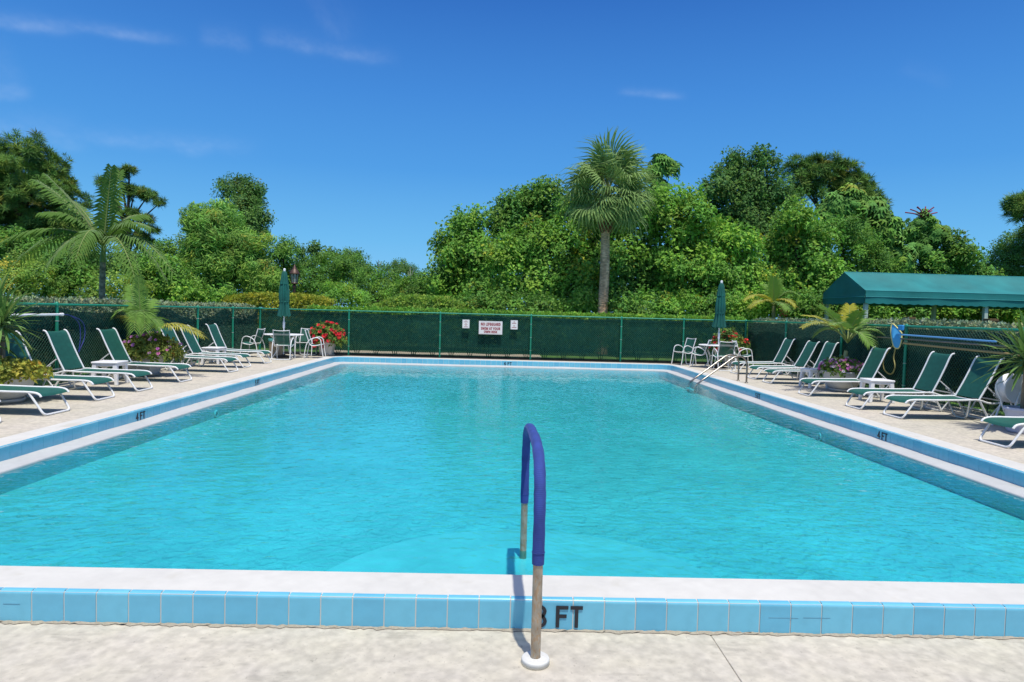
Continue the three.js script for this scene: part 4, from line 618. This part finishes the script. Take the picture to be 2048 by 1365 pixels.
// undergrowth at the feet of the stand
const under = [[960, 27, 'mid'], [1060, 27, 'mid'], [1150, 28, 'bright'], [1270, 27, 'mid'], [1350, 27, 'bright'], [1430, 27, 'mid'], [1500, 26, 'bright'], [1590, 26, 'mid'], [1650, 28, 'mid'], [1765, 28, 'bright'], [1830, 28, 'mid'], [1890, 28, 'bright'], [1955, 28, 'mid'], [2030, 28, 'bright']];
const underText = ['nearest the clipped dome hedge', 'below the leaning dark tree', 'just before the fan palm trunk', 'just past the fan palm trunk', 'below the bright domed tree', 'behind the second closed umbrella', 'beside the small yellow palm', 'past the small yellow palm', 'at the awning gable corner', 'seen under the awning by its gable', 'seen under the awning by the leaf net', 'seen under the middle of the awning', 'seen under the awning by its next post', 'seen under the far end of the awning'];
under.forEach(([px, z, m], i) => tree('shrub', 'leafy undergrowth shrub ' + underText[i], 'shrub', 'undergrowth at the foot of the trees', z, [[px - 22, 618, 26], [px + 20, 612, 30], [px, 640, 30]], 'broad', LEAF[m], 170 + i, { trunk: 0.05, size: 0.75, dens: 1.0 }));
// clipped hedges
function hedge(name, label, A, B, width, y0, y1, mat, seed, o = {}) { // runs from A to B ([x, z])
  const R = rng(seed), dx = B[0] - A[0], dz = B[1] - A[1], len = Math.hypot(dx, dz), t = thing(name, label, 'hedge', [A[0], 0, A[1]], Math.atan2(-dz, dx), o.group), items = [];
  const n = Math.round(len * (width + 1.2 * (y1 - y0)) * (o.dens ?? 190));
  for (let i = 0; i < n; i++) {
    const x = R() * len, f = R(), top = y1 + (o.wave ?? 0.05) * (vnoise(x * 1.3, seed, 997, 991, 3) - 0.5) - (o.dome ? (o.dome * Math.pow(Math.abs(2 * x / len - 1), 2.6)) : 0); let y, z, d;
    if (f < width / (width + 1.2 * (y1 - y0))) { y = top + (R() - 0.6) * 0.06; z = (R() - 0.5) * width; d = V(R() - 0.5, 1.2, R() - 0.5); } else { const s = R() < 0.75 ? 1 : -1; y = lerp(y0, top, Math.pow(R(), 0.8)); z = s * width / 2 * (0.9 + 0.15 * R()); d = V(R() - 0.5, 0.5, s); }
    items.push([V(x, y, z), d.normalize(), (o.size ?? 1) * (0.8 + 0.5 * R()), 0.75 + 0.45 * R()]);
  }
  crownMesh('foliage', 'hedge', mat, items, t, R);
  const g = []; for (let x = 0.2; x < len; x += 0.55) g.push(sweep([V(x + 0.1 * R(), -0.05, 0.2 * (R() - 0.5)), V(x + 0.2 * (R() - 0.5), y1 - 0.15, 0.3 * (R() - 0.5))], 0.015, 5)); const st = mesh('stems', join(g), barkMat, t); st.userData.kind = 'stuff';
  return t;
}
hedge('clipped_hedge', 'silvery clipped hedge along the fence behind the white wall pole', [FXL - 0.62, -6], [FXL - 0.62, FZ - 0.3], 0.6, 0.25, 1.5, LEAF.silver, 301, { dens: 150 });
hedge('clipped_hedge', 'silvery clipped hedge along the fence behind the pool net', [FXR1 + 0.62, FZ], [FXR0 + 0.62, -6], 0.6, 0.25, 1.5, LEAF.silver, 302, { dens: 150 });
hedge('golden_hedge', 'low golden yellow hedge around the brown lantern', [P(455, 610, 27).x, -27.4], [P(655, 610, 27).x, -27.4], 1.4, 0.5, 1.97, LEAF.yellow, 303, { dome: 0.18, dens: 110, size: 1.4 });
hedge('dome_hedge', 'clipped green dome hedge before the edge of the tall stand', [P(742, 610, 27).x, -27.6], [P(948, 610, 27).x, -27.6], 1.8, 0.3, 2.02, LEAF.lime, 304, { dome: 0.55, dens: 100, size: 1.5 });
// row of shrubs right behind the far fence, tops clipped level
{
  const words = ['behind the square red flower pot', 'first past the red flower pot', 'second past the red flower pot', 'third past the red flower pot', 'fourth past the red flower pot', 'fifth past the red flower pot', 'just before the six line notice', 'behind the six line notice', 'behind the large notice', 'behind the four line notice', 'first past the four line notice', 'second past the four line notice', 'third past the four line notice', 'fourth past the four line notice', 'fifth past the four line notice', 'sixth past the four line notice', 'fourth before the umbrella by the ladder', 'third before the umbrella by the ladder', 'second before the umbrella by the ladder', 'first before the umbrella by the ladder', 'behind the umbrella by the ladder', 'in the fence corner by the red flowers', 'in the fence corner by the lounger row'];
  const R = rng(55), xs = []; for (let i = 0; i < 23; i++) xs.push(lerp(-6.3, 8.2, i / 21.9));
  xs.forEach((x, i) => {
    const o = thing('hedge_shrub', 'clipped shrub in the row behind the fence, ' + (i === 22 ? 'at the net side corner post' : words[i]), 'shrub', [x, -0.03, -22.95], 0, 'clipped shrubs behind the far fence'), items = [], w = 0.36;
    for (let k = 0; k < 210; k++) { const y = lerp(0.42, 1.46, Math.pow(R(), 0.75)), b = 0.6 + 0.4 * sstep(0.4, 1.0, y), a = R() * 6.283, q = w * b * (0.75 + 0.35 * R()); const topHit = R() < 0.33; const p = topHit ? V((R() - 0.5) * 2 * w, 1.46 + R() * 0.05, (R() - 0.5) * 0.7) : V(Math.cos(a) * q, y, Math.sin(a) * q * 0.95); items.push([p, V(Math.cos(a) * (topHit ? 0.4 : 1), topHit ? 1 : 0.5, Math.sin(a) * (topHit ? 0.4 : 1)).normalize(), 1.15 + 0.6 * R(), 0.75 + 0.5 * R()]); }
    crownMesh('foliage', 'hedge', LEAF.bright, items, o, R);
    for (let k = 0; k < 3; k++) mesh('stem', sweep([V((k - 1) * 0.04, 0, 0), V((k - 1) * 0.14, 0.35, (R() - 0.5) * 0.15), V((k - 1) * 0.22, 0.8, (R() - 0.5) * 0.25)], (u) => 0.016 - 0.006 * u, 5), barkMat, o);
  });
}
// ---------------------------------------------------------------- palms
function pinnate(A, B, lift, leaf, n, w, o = {}) { // feather frond from A to B
  const C = A.clone().lerp(B, o.at ?? 0.45).add(V(0, lift, 0)), pos = [], uv = [], R = rng(Math.floor((B.x * 31 + B.y * 57 + B.z * 13) * 100)), pt = (t) => A.clone().multiplyScalar((1 - t) * (1 - t)).addScaledVector(C, 2 * t * (1 - t)).addScaledVector(B, t * t), tg = (t) => C.clone().sub(A).multiplyScalar(1 - t).addScaledVector(B.clone().sub(C), t).normalize();
  const ref = V(0, 1, 0); let side0 = tg(0.2).cross(ref); if (side0.length() < 0.15) side0 = V(1, 0, 0.2); side0.normalize(); if (o.turn) side0.applyAxisAngle(tg(0.3), o.turn);
  for (let i = 0; i < n; i++) {
    const t = lerp(o.start ?? 0.16, 0.995, i / (n - 1)), p = pt(t), f = tg(t), side = side0.clone().addScaledVector(f, -side0.dot(f)).normalize(), up = side.clone().cross(f).normalize(); if (up.y < 0 && !o.turn) up.negate();
    const l = leaf * (0.35 + 0.65 * Math.sin(Math.PI * clamp(0.12 + 0.8 * t, 0, 1))) * (0.85 + 0.25 * R());
    for (const s of [-1, 1]) {
      const d = side.clone().multiplyScalar(s).addScaledVector(f, 0.55 + 0.7 * t * t).addScaledVector(up, (o.vee ?? 0.3) + 0.25 * (R() - 0.5)).normalize(), m = p.clone().addScaledVector(d, l * 0.5), e = p.clone().addScaledVector(d, l); m.y -= (o.droop ?? 0.25) * l * 0.18; e.y -= (o.droop ?? 0.25) * l; const q = f.clone().multiplyScalar(w / 2), q2 = f.clone().multiplyScalar(w * 0.42);
      const a = p.clone().addScaledVector(q, -0.6), b = p.clone().addScaledVector(q, 0.6), c = m.clone().sub(q2), g = m.clone().add(q2);
      for (const v of [a, b, g, a, g, c, c, g, e]) { pos.push(v.x, v.y, v.z); uv.push(0, 0); }
    }
  }
  const pts = []; for (let i = 0; i <= 14; i++) pts.push(pt(i / 14));
  return [tris(pos, uv), sweep(pts, (u) => (o.stalk ?? 0.02) * (1.1 - 0.95 * u), 6)];
}
const stalkMat = std(col(0.22, 0.27, 0.07), 0.6), dryMat = leafMat('dry_frond', col(0.38, 0.22, 0.08), 0.9, 0.2);
function frond(parent, org, A, B, lift, leaf, n, w, mat, o) { const [g, s] = pinnate(A.clone().sub(org), B.clone().sub(org), lift, leaf, n, w, o); const m = mesh('frond', g, mat, parent); mesh('frond_stalk', s, stalkMat, m); return m; }
// feathery palm behind the hedge
{
  const z = 23.6, base = P(203, 620, z), org = V(base.x, 0, -z), t = thing('feather_palm', 'feathery palm with a slim pale trunk behind the hedge', 'palm', [org.x, 0, org.z]), c = P(205, 522, z), cl = c.clone().sub(org);
  mesh('trunk', sweep([V(0, -0.05, 0), V(0, cl.y * 0.4, 0), V(cl.x * 0.6, cl.y * 0.8, 0), cl.clone()], (u) => 0.11 - 0.02 * u, 14), std(col(0.80, 0.78, 0.70), 0.9, { map: rep(barkTex, 1, 3) }), t);
  mesh('crownshaft', sweep([cl.clone().add(V(0, -0.05, 0)), cl.clone().add(V(0.02, 0.35, 0)), cl.clone().add(V(0.05, 0.75, 0))], (u) => 0.10 - 0.05 * u, 12), std(col(0.16, 0.26, 0.07), 0.5), t);
  const top = c.clone().add(V(0.03, 0.55, 0));
  const F = [[75, 362, -0.6, 0.5], [95, 352, 0.5, 0.3], [222, 335, 0.2, 0.1], [238, 345, -0.8, 0.2], [85, 425, 1.0, 0.8], [12, 480, 0.4, 1.0], [95, 530, 1.3, 1.3], [150, 520, 1.9, 1.5], [190, 515, -1.6, 1.4], [300, 455, 0.7, 0.9], [330, 555, -0.5, 1.5], [345, 545, 1.2, 1.5], [270, 560, 1.7, 1.5], [140, 400, -1.5, 0.5], [285, 430, -1.2, 0.7], [40, 520, -1.0, 1.2]];
  for (const [px, py, dz, lift] of F) frond(t, org, top, P(px, py, z - dz), lift, 0.68, 25, 0.125, leafMat('palm_leaf', col(0.105, 0.215, 0.030)), { droop: 0.6, vee: 0.15, stalk: 0.032, start: 0.12 });
}
// fan palm
{
  const z = 27, base = P(1206, 625, z), org = V(base.x, 0, -z), t = thing('fan_palm', 'tall fan palm with a shaggy round head above the far fence', 'palm', [org.x, 0, org.z]), rel = (px, py) => P(px, py, z).sub(org), c = rel(1213, 405);
  const line = [V(0, -0.05, 0), rel(1206, 610), rel(1209, 560), rel(1210, 520), rel(1211, 470), rel(1213, 410)];
  const trunkTex = tex(256, (u, v) => { const b = vnoise(u * 10, v * 46, 10, 46, 3), a = fbm(u, v, 6, 4, 9), k = 0.85 + 0.3 * (b - 0.5) + 0.4 * (a - 0.5); return [k, k * 0.94, k * 0.86]; });
  mesh('trunk', sweep(smooth(line, 30), (u) => 0.22 - 0.05 * u + (u < 0.06 ? 0.05 : 0), 18), std(col(0.86, 0.63, 0.44), 0.95, { map: rep(trunkTex, 1, 0.5), bumpMap: rep(trunkTex, 1, 0.5), bumpScale: 0.03 }), t);
  const R = rng(91), boot = []; // crossed leaf bases under the head
  for (let k = 0; k < 90; k++) { const a = k * 2.4, y = lerp(rel(1211, 462).y, rel(1213, 408).y, k / 90), r = 0.17 + 0.05 * k / 90, d = V(Math.cos(a), 0, Math.sin(a)); boot.push(sweep([V(c.x, y - 0.1, c.z).addScaledVector(d, r), V(c.x, y + 0.14, c.z).addScaledVector(d, r + 0.12 + 0.06 * R())], (u) => 0.055 - 0.03 * u, 5)); }
  const bm = mesh('leaf_bases', join(boot), std(col(0.22, 0.11, 0.06), 0.95), t); bm.userData.kind = 'stuff';
  const fan = (seed) => { const r = rng(seed), pos = [], uv = [], n = 32; const pl = 0.95; for (let i = 0; i < n; i++) { const a = lerp(-2.0, 2.0, i / (n - 1)), l = 1.15 * (0.8 + 0.2 * Math.cos(a)) * (0.9 + 0.15 * r()), arch = 0.22 * Math.cos(a * 0.6); const o = V(pl, 0, 0), d = V(Math.cos(a), arch + 0.1 * (r() - 0.5), Math.sin(a)).normalize(), s = V(-Math.sin(a), 0.25 * (i % 2 ? 1 : -1), Math.cos(a)).normalize(), m = o.clone().addScaledVector(d, l * 0.55), e0 = o.clone().addScaledVector(d, l * 0.8), e = o.clone().addScaledVector(d, l); m.y -= 0.05; e0.y -= 0.28 * (0.6 + 0.7 * r()); e.y -= 0.68 * (0.6 + 0.7 * r());
      const w = 0.031; const A = m.clone().addScaledVector(s, w), B = m.clone().addScaledVector(s, -w), C = e0.clone().addScaledVector(s, w * 0.7), D = e0.clone().addScaledVector(s, -w * 0.7); for (const p of [o, A, B, B, A, C, B, C, D, D, C, e]) { pos.push(p.x, p.y, p.z); uv.push(0, 0); } }
    const st = sweep([V(0, 0, 0), V(pl * 0.5, 0.06, 0), V(pl + 0.25, 0.0, 0)], (u) => 0.022 - 0.01 * u, 5); return [tris(pos, uv), st]; };
  const fans = [1, 2, 3, 4, 5, 6].map(fan);
  const head = c.clone().add(V(0.02, 0.18, 0)); let k = 0;
  for (let i = 0; i < 64; i++) {
    const f = i / 63, el = lerp(1.4, -0.72, Math.pow(f, 0.85)) + 0.45 * (R() - 0.5), az = i * 2.39996 + 1.3 * R(), [g, s] = fans[Math.floor(R() * 6)], m = mesh('fan_leaf', g, LEAF.fan, t); mesh('leaf_stalk', s, stalkMat, m);
    m.position.copy(head).add(V(0, 0.25 * (1 - f), 0)); m.rotation.set(0, -az, 0, 'YXZ'); m.rotateZ(el); m.rotateX((R() - 0.5) * 1.5); const sc = lerp(1.0, 0.98, f) * (0.8 + 0.35 * R()) * (el > 0.8 ? 1.1 : 1); m.scale.setScalar(sc);
  }
}
// small palm by the awning
{
  const z = 25.3, base = P(1548, 640, z), org = V(base.x, 0, -z), t = thing('small_palm', 'small yellow green palm behind the fence near the awning gable', 'palm', [org.x, 0, org.z]), c = P(1548, 612, z);
  mesh('trunk', sweep([V(0, -0.05, 0), c.clone().sub(org)], (u) => 0.09 - 0.02 * u, 10), std(col(0.25, 0.24, 0.12), 0.9), t);
  for (const [px, py, dz, lift, m] of [[1548, 556, 0.3, 0.1, 'bright'], [1556, 560, -0.3, 0.1, 'frond'], [1490, 600, 0.4, 0.6, 'gold'], [1500, 615, 0.9, 0.5, 'gold'], [1592, 588, 0.3, 0.5, 'frond'], [1590, 612, 0.8, 0.5, 'gold'], [1530, 570, -0.6, 0.4, 'frond'], [1575, 620, 1.1, 0.4, 'frond']]) frond(t, org, c, P(px, py, z - dz), lift, 0.42, 30, 0.05, m === 'bright' ? LEAF.lime : LEAF[m], { droop: 0.35 });
  const fr = P(1567, 614, z - 0.3).sub(org), R = rng(3), g = []; for (let k = 0; k < 40; k++) g.push(new THREE.IcosahedronGeometry(0.045, 0).translate(fr.x + (R() - 0.5) * 0.25, fr.y + (R() - 0.7) * 0.5, fr.z + (R() - 0.5) * 0.2)); const fm = mesh('fruit_cluster', join(g), std(col(0.40, 0.14, 0.04), 0.8), t); fm.userData.kind = 'stuff';
}
// ---------------------------------------------------------------- potted plants
function mound(parent, org, R, n, rx, ry, rz, y0, kind, mat, size) { const items = []; for (let i = 0; i < n; i++) { const a = R() * 6.283, y = R(), q = Math.sqrt(1 - y * y), k = 0.75 + 0.35 * R(); items.push([V(org.x + Math.cos(a) * q * rx * k, y0 + y * ry * k, org.z + Math.sin(a) * q * rz * k), V(Math.cos(a) * q, y + 0.4, Math.sin(a) * q).normalize(), size * (0.8 + 0.5 * R()), 0.75 + 0.5 * R()]); } return crownMesh('foliage', kind, mat, items, parent, R); }
const petal = (() => { const pos = [], R = rng(4); for (let k = 0; k < 9; k++) { const a = k * 2.4, el = R() * 1.1, d = V(Math.cos(a) * Math.cos(el), Math.sin(el), Math.sin(a) * Math.cos(el)), s = d.clone().cross(V(0.1, 1, 0.2)).normalize(); leafQuad(pos, [], V(0, 0, 0), d, s, 0.05, 0.045, 0.1, 0.1); } return tris(pos); })();
function blossoms(parent, R, n, rx, ry, rz, y0, cols, size = 1, off = V(0, 0, 0)) {
  const im = new THREE.InstancedMesh(petal, phys(col(1, 1, 1), 0.8), n), c = new THREE.Color(); im.name = 'blossoms'; im.userData.kind = 'stuff'; im.castShadow = im.receiveShadow = true;
  for (let i = 0; i < n; i++) { const a = R() * 6.283, y = 0.15 + 0.85 * R(), q = Math.sqrt(1 - y * y), k = 1.02 + 0.16 * R(), d = V(Math.cos(a) * q, y + 0.3, Math.sin(a) * q).normalize(); Q4.setFromUnitVectors(UPV, d); const s = size * (0.7 + 0.6 * R()); M4.compose(V(off.x + Math.cos(a) * q * rx * k, off.y + y0 + y * ry * k, off.z + Math.sin(a) * q * rz * k), Q4, V(s, s, s)); im.setMatrixAt(i, M4); const b = cols[Math.floor(R() * cols.length)], w = 0.8 + 0.4 * R(); c.setRGB(b[0] * w, b[1] * w, b[2] * w); im.setColorAt(i, c); }
  parent.add(im);
}
const PINK = [[0.56, 0.16, 0.34], [0.50, 0.20, 0.48], [0.66, 0.36, 0.46], [0.50, 0.14, 0.40]], REDS = [[0.55, 0.012, 0.02], [0.48, 0.01, 0.03], [0.62, 0.03, 0.03]];
const potMat = phys(col(0.62, 0.62, 0.61), 0.55, { map: rep(paintTex, 1.5) });
function squarePot(parent, w, h, saucer) {
  const g = rbox(w, h, w, 0, h / 2, 0, 0.03, 3), p = g.attributes.position; for (let i = 0; i < p.count; i++) { const k = lerp(0.68, 1, p.getY(i) / h); p.setX(i, p.getX(i) * k); p.setZ(i, p.getZ(i) * k); } g.computeVertexNormals(); g.translate(0, saucer ? 0.03 : 0, 0);
  mesh('pot', g, potMat, parent); mesh('pot_lip', join([[0, 1], [1, 0], [0, -1], [-1, 0]].map(([a, b]) => rbox(a ? 0.035 : w + 0.05, 0.06, a ? w - 0.02 : 0.035, a * (w / 2 + 0.006), h + (saucer ? 0.03 : 0) - 0.02, b * (w / 2 + 0.006), 0.01))), potMat, parent);
  if (saucer) mesh('saucer', lathe([[0.001, 0.0], [w * 0.42, 0.0], [w * 0.52, 0.05], [w * 0.5, 0.055], [w * 0.4, 0.02], [0.001, 0.02]], 32), potMat, parent);
  mesh('soil', box(w * 0.9, 0.02, w * 0.9, 0, h - 0.01, 0), soilMat, parent);
}
function roundPot(parent, r, h) { mesh('pot', lathe([[0.001, 0.06], [r * 0.55, 0.06], [r * 0.72, 0.12], [r * 0.9, h * 0.55], [r * 0.97, h * 0.9], [r * 1.05, h * 0.93], [r * 1.05, h], [r * 0.93, h], [r * 0.86, h * 0.8]], 40), potMat, parent); mesh('saucer', lathe([[0.001, 0.0], [r * 0.6, 0.0], [r * 0.68, 0.06], [r * 0.6, 0.065], [0.001, 0.06]], 32), potMat, parent); mesh('soil', cyl(r * 0.9, r * 0.9, 0.02, 0, h * 0.88, 0, 30), soilMat, parent); }
{ // red flowers at the far fence
  const a = thing('flower_pot', 'white square pot of red flowers at the far fence', 'potted plant', [-5.66, 0, -21.55]); squarePot(a, 0.52, 0.45, true); const R = rng(7); mound(a, V(0, 0, 0), R, 230, 0.52, 0.62, 0.42, 0.42, 'small', LEAF.potted, 1.15); blossoms(a, R, 60, 0.55, 0.64, 0.45, 0.40, REDS, 1.5); blossoms(a, R, 26, 0.16, 0.3, 0.1, -0.18, REDS, 1.5, V(-0.22, 0.42, 0.32)); blossoms(a, R, 20, 0.14, 0.2, 0.1, 0, REDS, 1.5, V(0.12, 0.42, 0.34));
  const b = thing('flower_pot', 'pot of straggling red flowers behind the table past the ladder', 'potted plant', [7.75, 0, -21.6]); squarePot(b, 0.5, 0.42, true); const R2 = rng(8); mound(b, V(0, 0, 0), R2, 150, 0.62, 0.75, 0.4, 0.4, 'small', LEAF.potted, 1.2); blossoms(b, R2, 55, 0.62, 0.62, 0.42, 0.42, REDS, 1.6);
}
{ // bowl planter with a palm
  const o = thing('bowl_planter', 'white bowl planter of pink flowers with an arching palm', 'potted plant', [7.74, 0, -14.4]), org = V(7.74, 0, -14.4), R = rng(12); roundPot(o, 0.42, 0.46); mound(o, V(0, 0, 0), R, 240, 0.44, 0.26, 0.42, 0.44, 'small', LEAF.potted, 0.9); blossoms(o, R, 150, 0.46, 0.28, 0.44, 0.43, [...PINK, [0.7, 0.6, 0.62]], 0.85);
  const c = P(1693, 702, 14.4), cz = c.clone().add(V(0.02, 0.18, 0)); mesh('palm_stem', sweep([V(0, 0.4, 0), c.clone().sub(org)], (u) => 0.06 - 0.02 * u, 10), std(col(0.33, 0.33, 0.16), 0.8), o);
  for (const [px, py, dz, lift, m] of [[1606, 655, 0.5, 0.5, 'gold'], [1640, 612, 0.1, 0.25, 'frond'], [1612, 632, -0.4, 0.3, 'gold'], [1700, 612, -0.5, 0.12, 'gold'], [1738, 640, -0.2, 0.3, 'frond'], [1776, 680, 0.4, 0.5, 'frond'], [1740, 690, 0.7, 0.5, 'frond'], [1665, 650, 0.8, 0.4, 'frond'], [1720, 625, 0.4, 0.25, 'frond'], [1630, 672, -0.5, 0.45, 'frond'], [1765, 660, -0.6, 0.4, 'frond']]) frond(o, org, cz, P(px, py, 14.4 - dz), lift, 0.34, 24, 0.042, LEAF[m], { droop: 0.3, vee: 0.35, stalk: 0.016, start: 0.3 });
}
{ // square planter with a palm
  const o = thing('square_planter', 'white square planter of pink flowers with a yellowing palm', 'potted plant', [-7.64, 0, -14.2]), org = V(-7.64, 0, -14.2), R = rng(13); squarePot(o, 0.60, 0.46, true); mound(o, V(0.1, 0, 0), R, 330, 0.62, 0.42, 0.45, 0.42, 'small', leafMat('olive_leaf', col(0.26, 0.30, 0.05)), 1.0); blossoms(o, R, 52, 0.64, 0.45, 0.48, 0.42, PINK, 0.85, V(0.1, 0, 0));
  const c = P(282, 690, 14.2); mesh('palm_stem', sweep([V(0, 0.4, 0), c.clone().sub(org), c.clone().sub(org).add(V(0, 0.3, 0))], (u) => 0.05 - 0.02 * u, 10), std(col(0.30, 0.30, 0.12), 0.8), o);
  for (const [px, py, dz, lift, m] of [[276, 556, 0.1, 0.1, 'frond'], [262, 575, -0.5, 0.1, 'frond'], [228, 632, 0.3, 0.55, 'frond'], [240, 648, -0.3, 0.5, 'gold'], [268, 660, 0.9, 0.9, 'frond'], [290, 660, 0.8, 0.9, 'frond'], [322, 655, 0.3, 0.5, 'frond'], [404, 672, 0.2, 0.38, 'gold'], [396, 662, -0.1, 0.36, 'gold'], [300, 600, -0.6, 0.3, 'frond'], [250, 610, -0.8, 0.4, 'frond']]) frond(o, org, c.clone().add(V(0, 0.25, 0)), P(px, py, 14.2 - dz), lift, 0.36, 25, 0.042, LEAF[m], { droop: 0.35, vee: 0.2, stalk: 0.015, start: 0.22 });
}
// dracaenas: rosettes of sword leaves, each leaf its own piece
const swords = [0, 1, 2].map((k) => { const n = 7, w = 0.026, pos = [], L = 1; const pr = (t) => V(t * L, 0.04 * t - (0.10 + 0.11 * k) * t * t * L, 0), wd = (t) => w * (0.5 + 0.9 * Math.sin(Math.PI * Math.min(1, t * 0.9 + 0.1))) * (t > 0.98 ? 0.05 : 1); for (let i = 0; i < n; i++) { const a = pr(i / n), b = pr((i + 1) / n), wa = wd(i / n), wb = wd((i + 1) / n), q = [[a, -wa, 0.4], [a, 0, 0], [a, wa, 0.4], [b, -wb, 0.4], [b, 0, 0], [b, wb, 0.4]].map(([p, z, l]) => V(p.x, p.y + Math.abs(z) * l, z)); for (const j of [0, 1, 3, 3, 1, 4, 1, 2, 4, 4, 2, 5]) pos.push(q[j].x, q[j].y, q[j].z); } return tris(pos); });
function rosette(parent, c, n, len, seed, mats) { const R = rng(seed); for (let i = 0; i < n; i++) { const f = i / (n - 1), m = mesh('sword_leaf', swords[f < 0.35 ? 0 : f < 0.7 ? 1 : 2], mats[Math.floor(R() * mats.length)], parent); m.position.copy(c).add(V(0, 0.12 * (1 - f), 0)); m.rotation.set(0, i * 2.39996 + 0.4 * R(), 0, 'YXZ'); m.rotateZ(lerp(1.35, -0.5, Math.pow(f, 0.85)) + 0.25 * (R() - 0.5)); m.rotateX((R() - 0.5) * 0.5); m.scale.setScalar(len * (0.8 + 0.35 * R())); } }
{
  const o = thing('foliage_planter', 'white round planter of yellow foliage with a spiky dracaena', 'potted plant', [-7.5, 0, -10.0]), R = rng(21); roundPot(o, 0.40, 0.46); mound(o, V(0, 0, 0), R, 240, 0.55, 0.22, 0.46, 0.40, 'small', leafMat('golden_leaf', col(0.36, 0.36, 0.05)), 1.0);
  const mats = [LEAF.sword, LEAF.sword, leafMat('pale_sword_leaf', col(0.17, 0.24, 0.05))], cs = [V(-0.02, 1.12, 0.0), V(-0.18, 1.38, -0.1), V(-0.15, 0.9, 0.12)];
  for (const c of cs) mesh('cane', sweep(smooth([V(c.x * 0.3, 0.4, c.z * 0.3), V(c.x * 0.7, 0.7, c.z * 0.7), c], 8), 0.028, 8), std(col(0.20, 0.17, 0.12), 0.95), o);
  rosette(o, cs[0], 62, 0.62, 31, mats); rosette(o, cs[1], 44, 0.55, 32, mats); rosette(o, cs[2], 40, 0.55, 33, mats);
  const q = thing('dracaena_pot', 'lavender white bucket pot with a large spiky dracaena', 'potted plant', [7.72, 0, -9.35]); mesh('pot', lathe([[0.001, 0.0], [0.15, 0.0], [0.17, 0.02], [0.205, 0.32], [0.225, 0.325], [0.225, 0.37], [0.19, 0.37], [0.185, 0.3]], 36), phys(col(0.52, 0.53, 0.62), 0.45), q); mesh('soil', cyl(0.18, 0.18, 0.02, 0, 0.31, 0, 26), soilMat, q);
  const d1 = V(0.02, 0.98, 0.0), d2 = V(-0.02, 1.12, 0.1); mesh('cane', sweep(smooth([V(0, 0.3, 0), V(0.03, 0.6, 0), d1], 8), 0.03, 8), std(col(0.22, 0.18, 0.12), 0.95), q); mesh('cane', sweep(smooth([V(0, 0.3, 0), V(-0.03, 0.7, 0.05), d2], 8), 0.026, 8), std(col(0.22, 0.18, 0.12), 0.95), q);
  rosette(q, d1, 66, 0.66, 34, [LEAF.sword, LEAF.sword, mats[2]]); rosette(q, d2, 40, 0.6, 35, [LEAF.sword, mats[2]]);
}
// small things left about
{
  const o = thing('waste_bin', 'tan round bin behind the chairs near the red flower pot', 'bin', [-7.15, 0, -21.0]); mesh('body', lathe([[0.001, 0.0], [0.17, 0.0], [0.19, 0.03], [0.215, 0.5], [0.225, 0.51], [0.225, 0.54], [0.2, 0.54], [0.195, 0.1]], 30), std(col(0.46, 0.36, 0.25), 0.7), o); mesh('liner', lathe([[0.226, 0.46], [0.235, 0.545], [0.2, 0.55], [0.18, 0.3]], 30), std(col(0.10, 0.36, 0.34), 0.6, { side: THREE.DoubleSide }), o);
  for (const [x0, x1, y] of [[1.37, 1.52, 0.083], [1.545, 1.68, 0.086], [-2.36, -2.28, 0.09]]) mesh('scuff_mark', rbox(x1 - x0, 0.0028, 0.002, (x0 + x1) / 2, y, OZ0 + 0.0015, 0.0009, 1), std(col(0.11, 0.27, 0.35), 0.9), rim);
}
renderer.render(scene, camera);
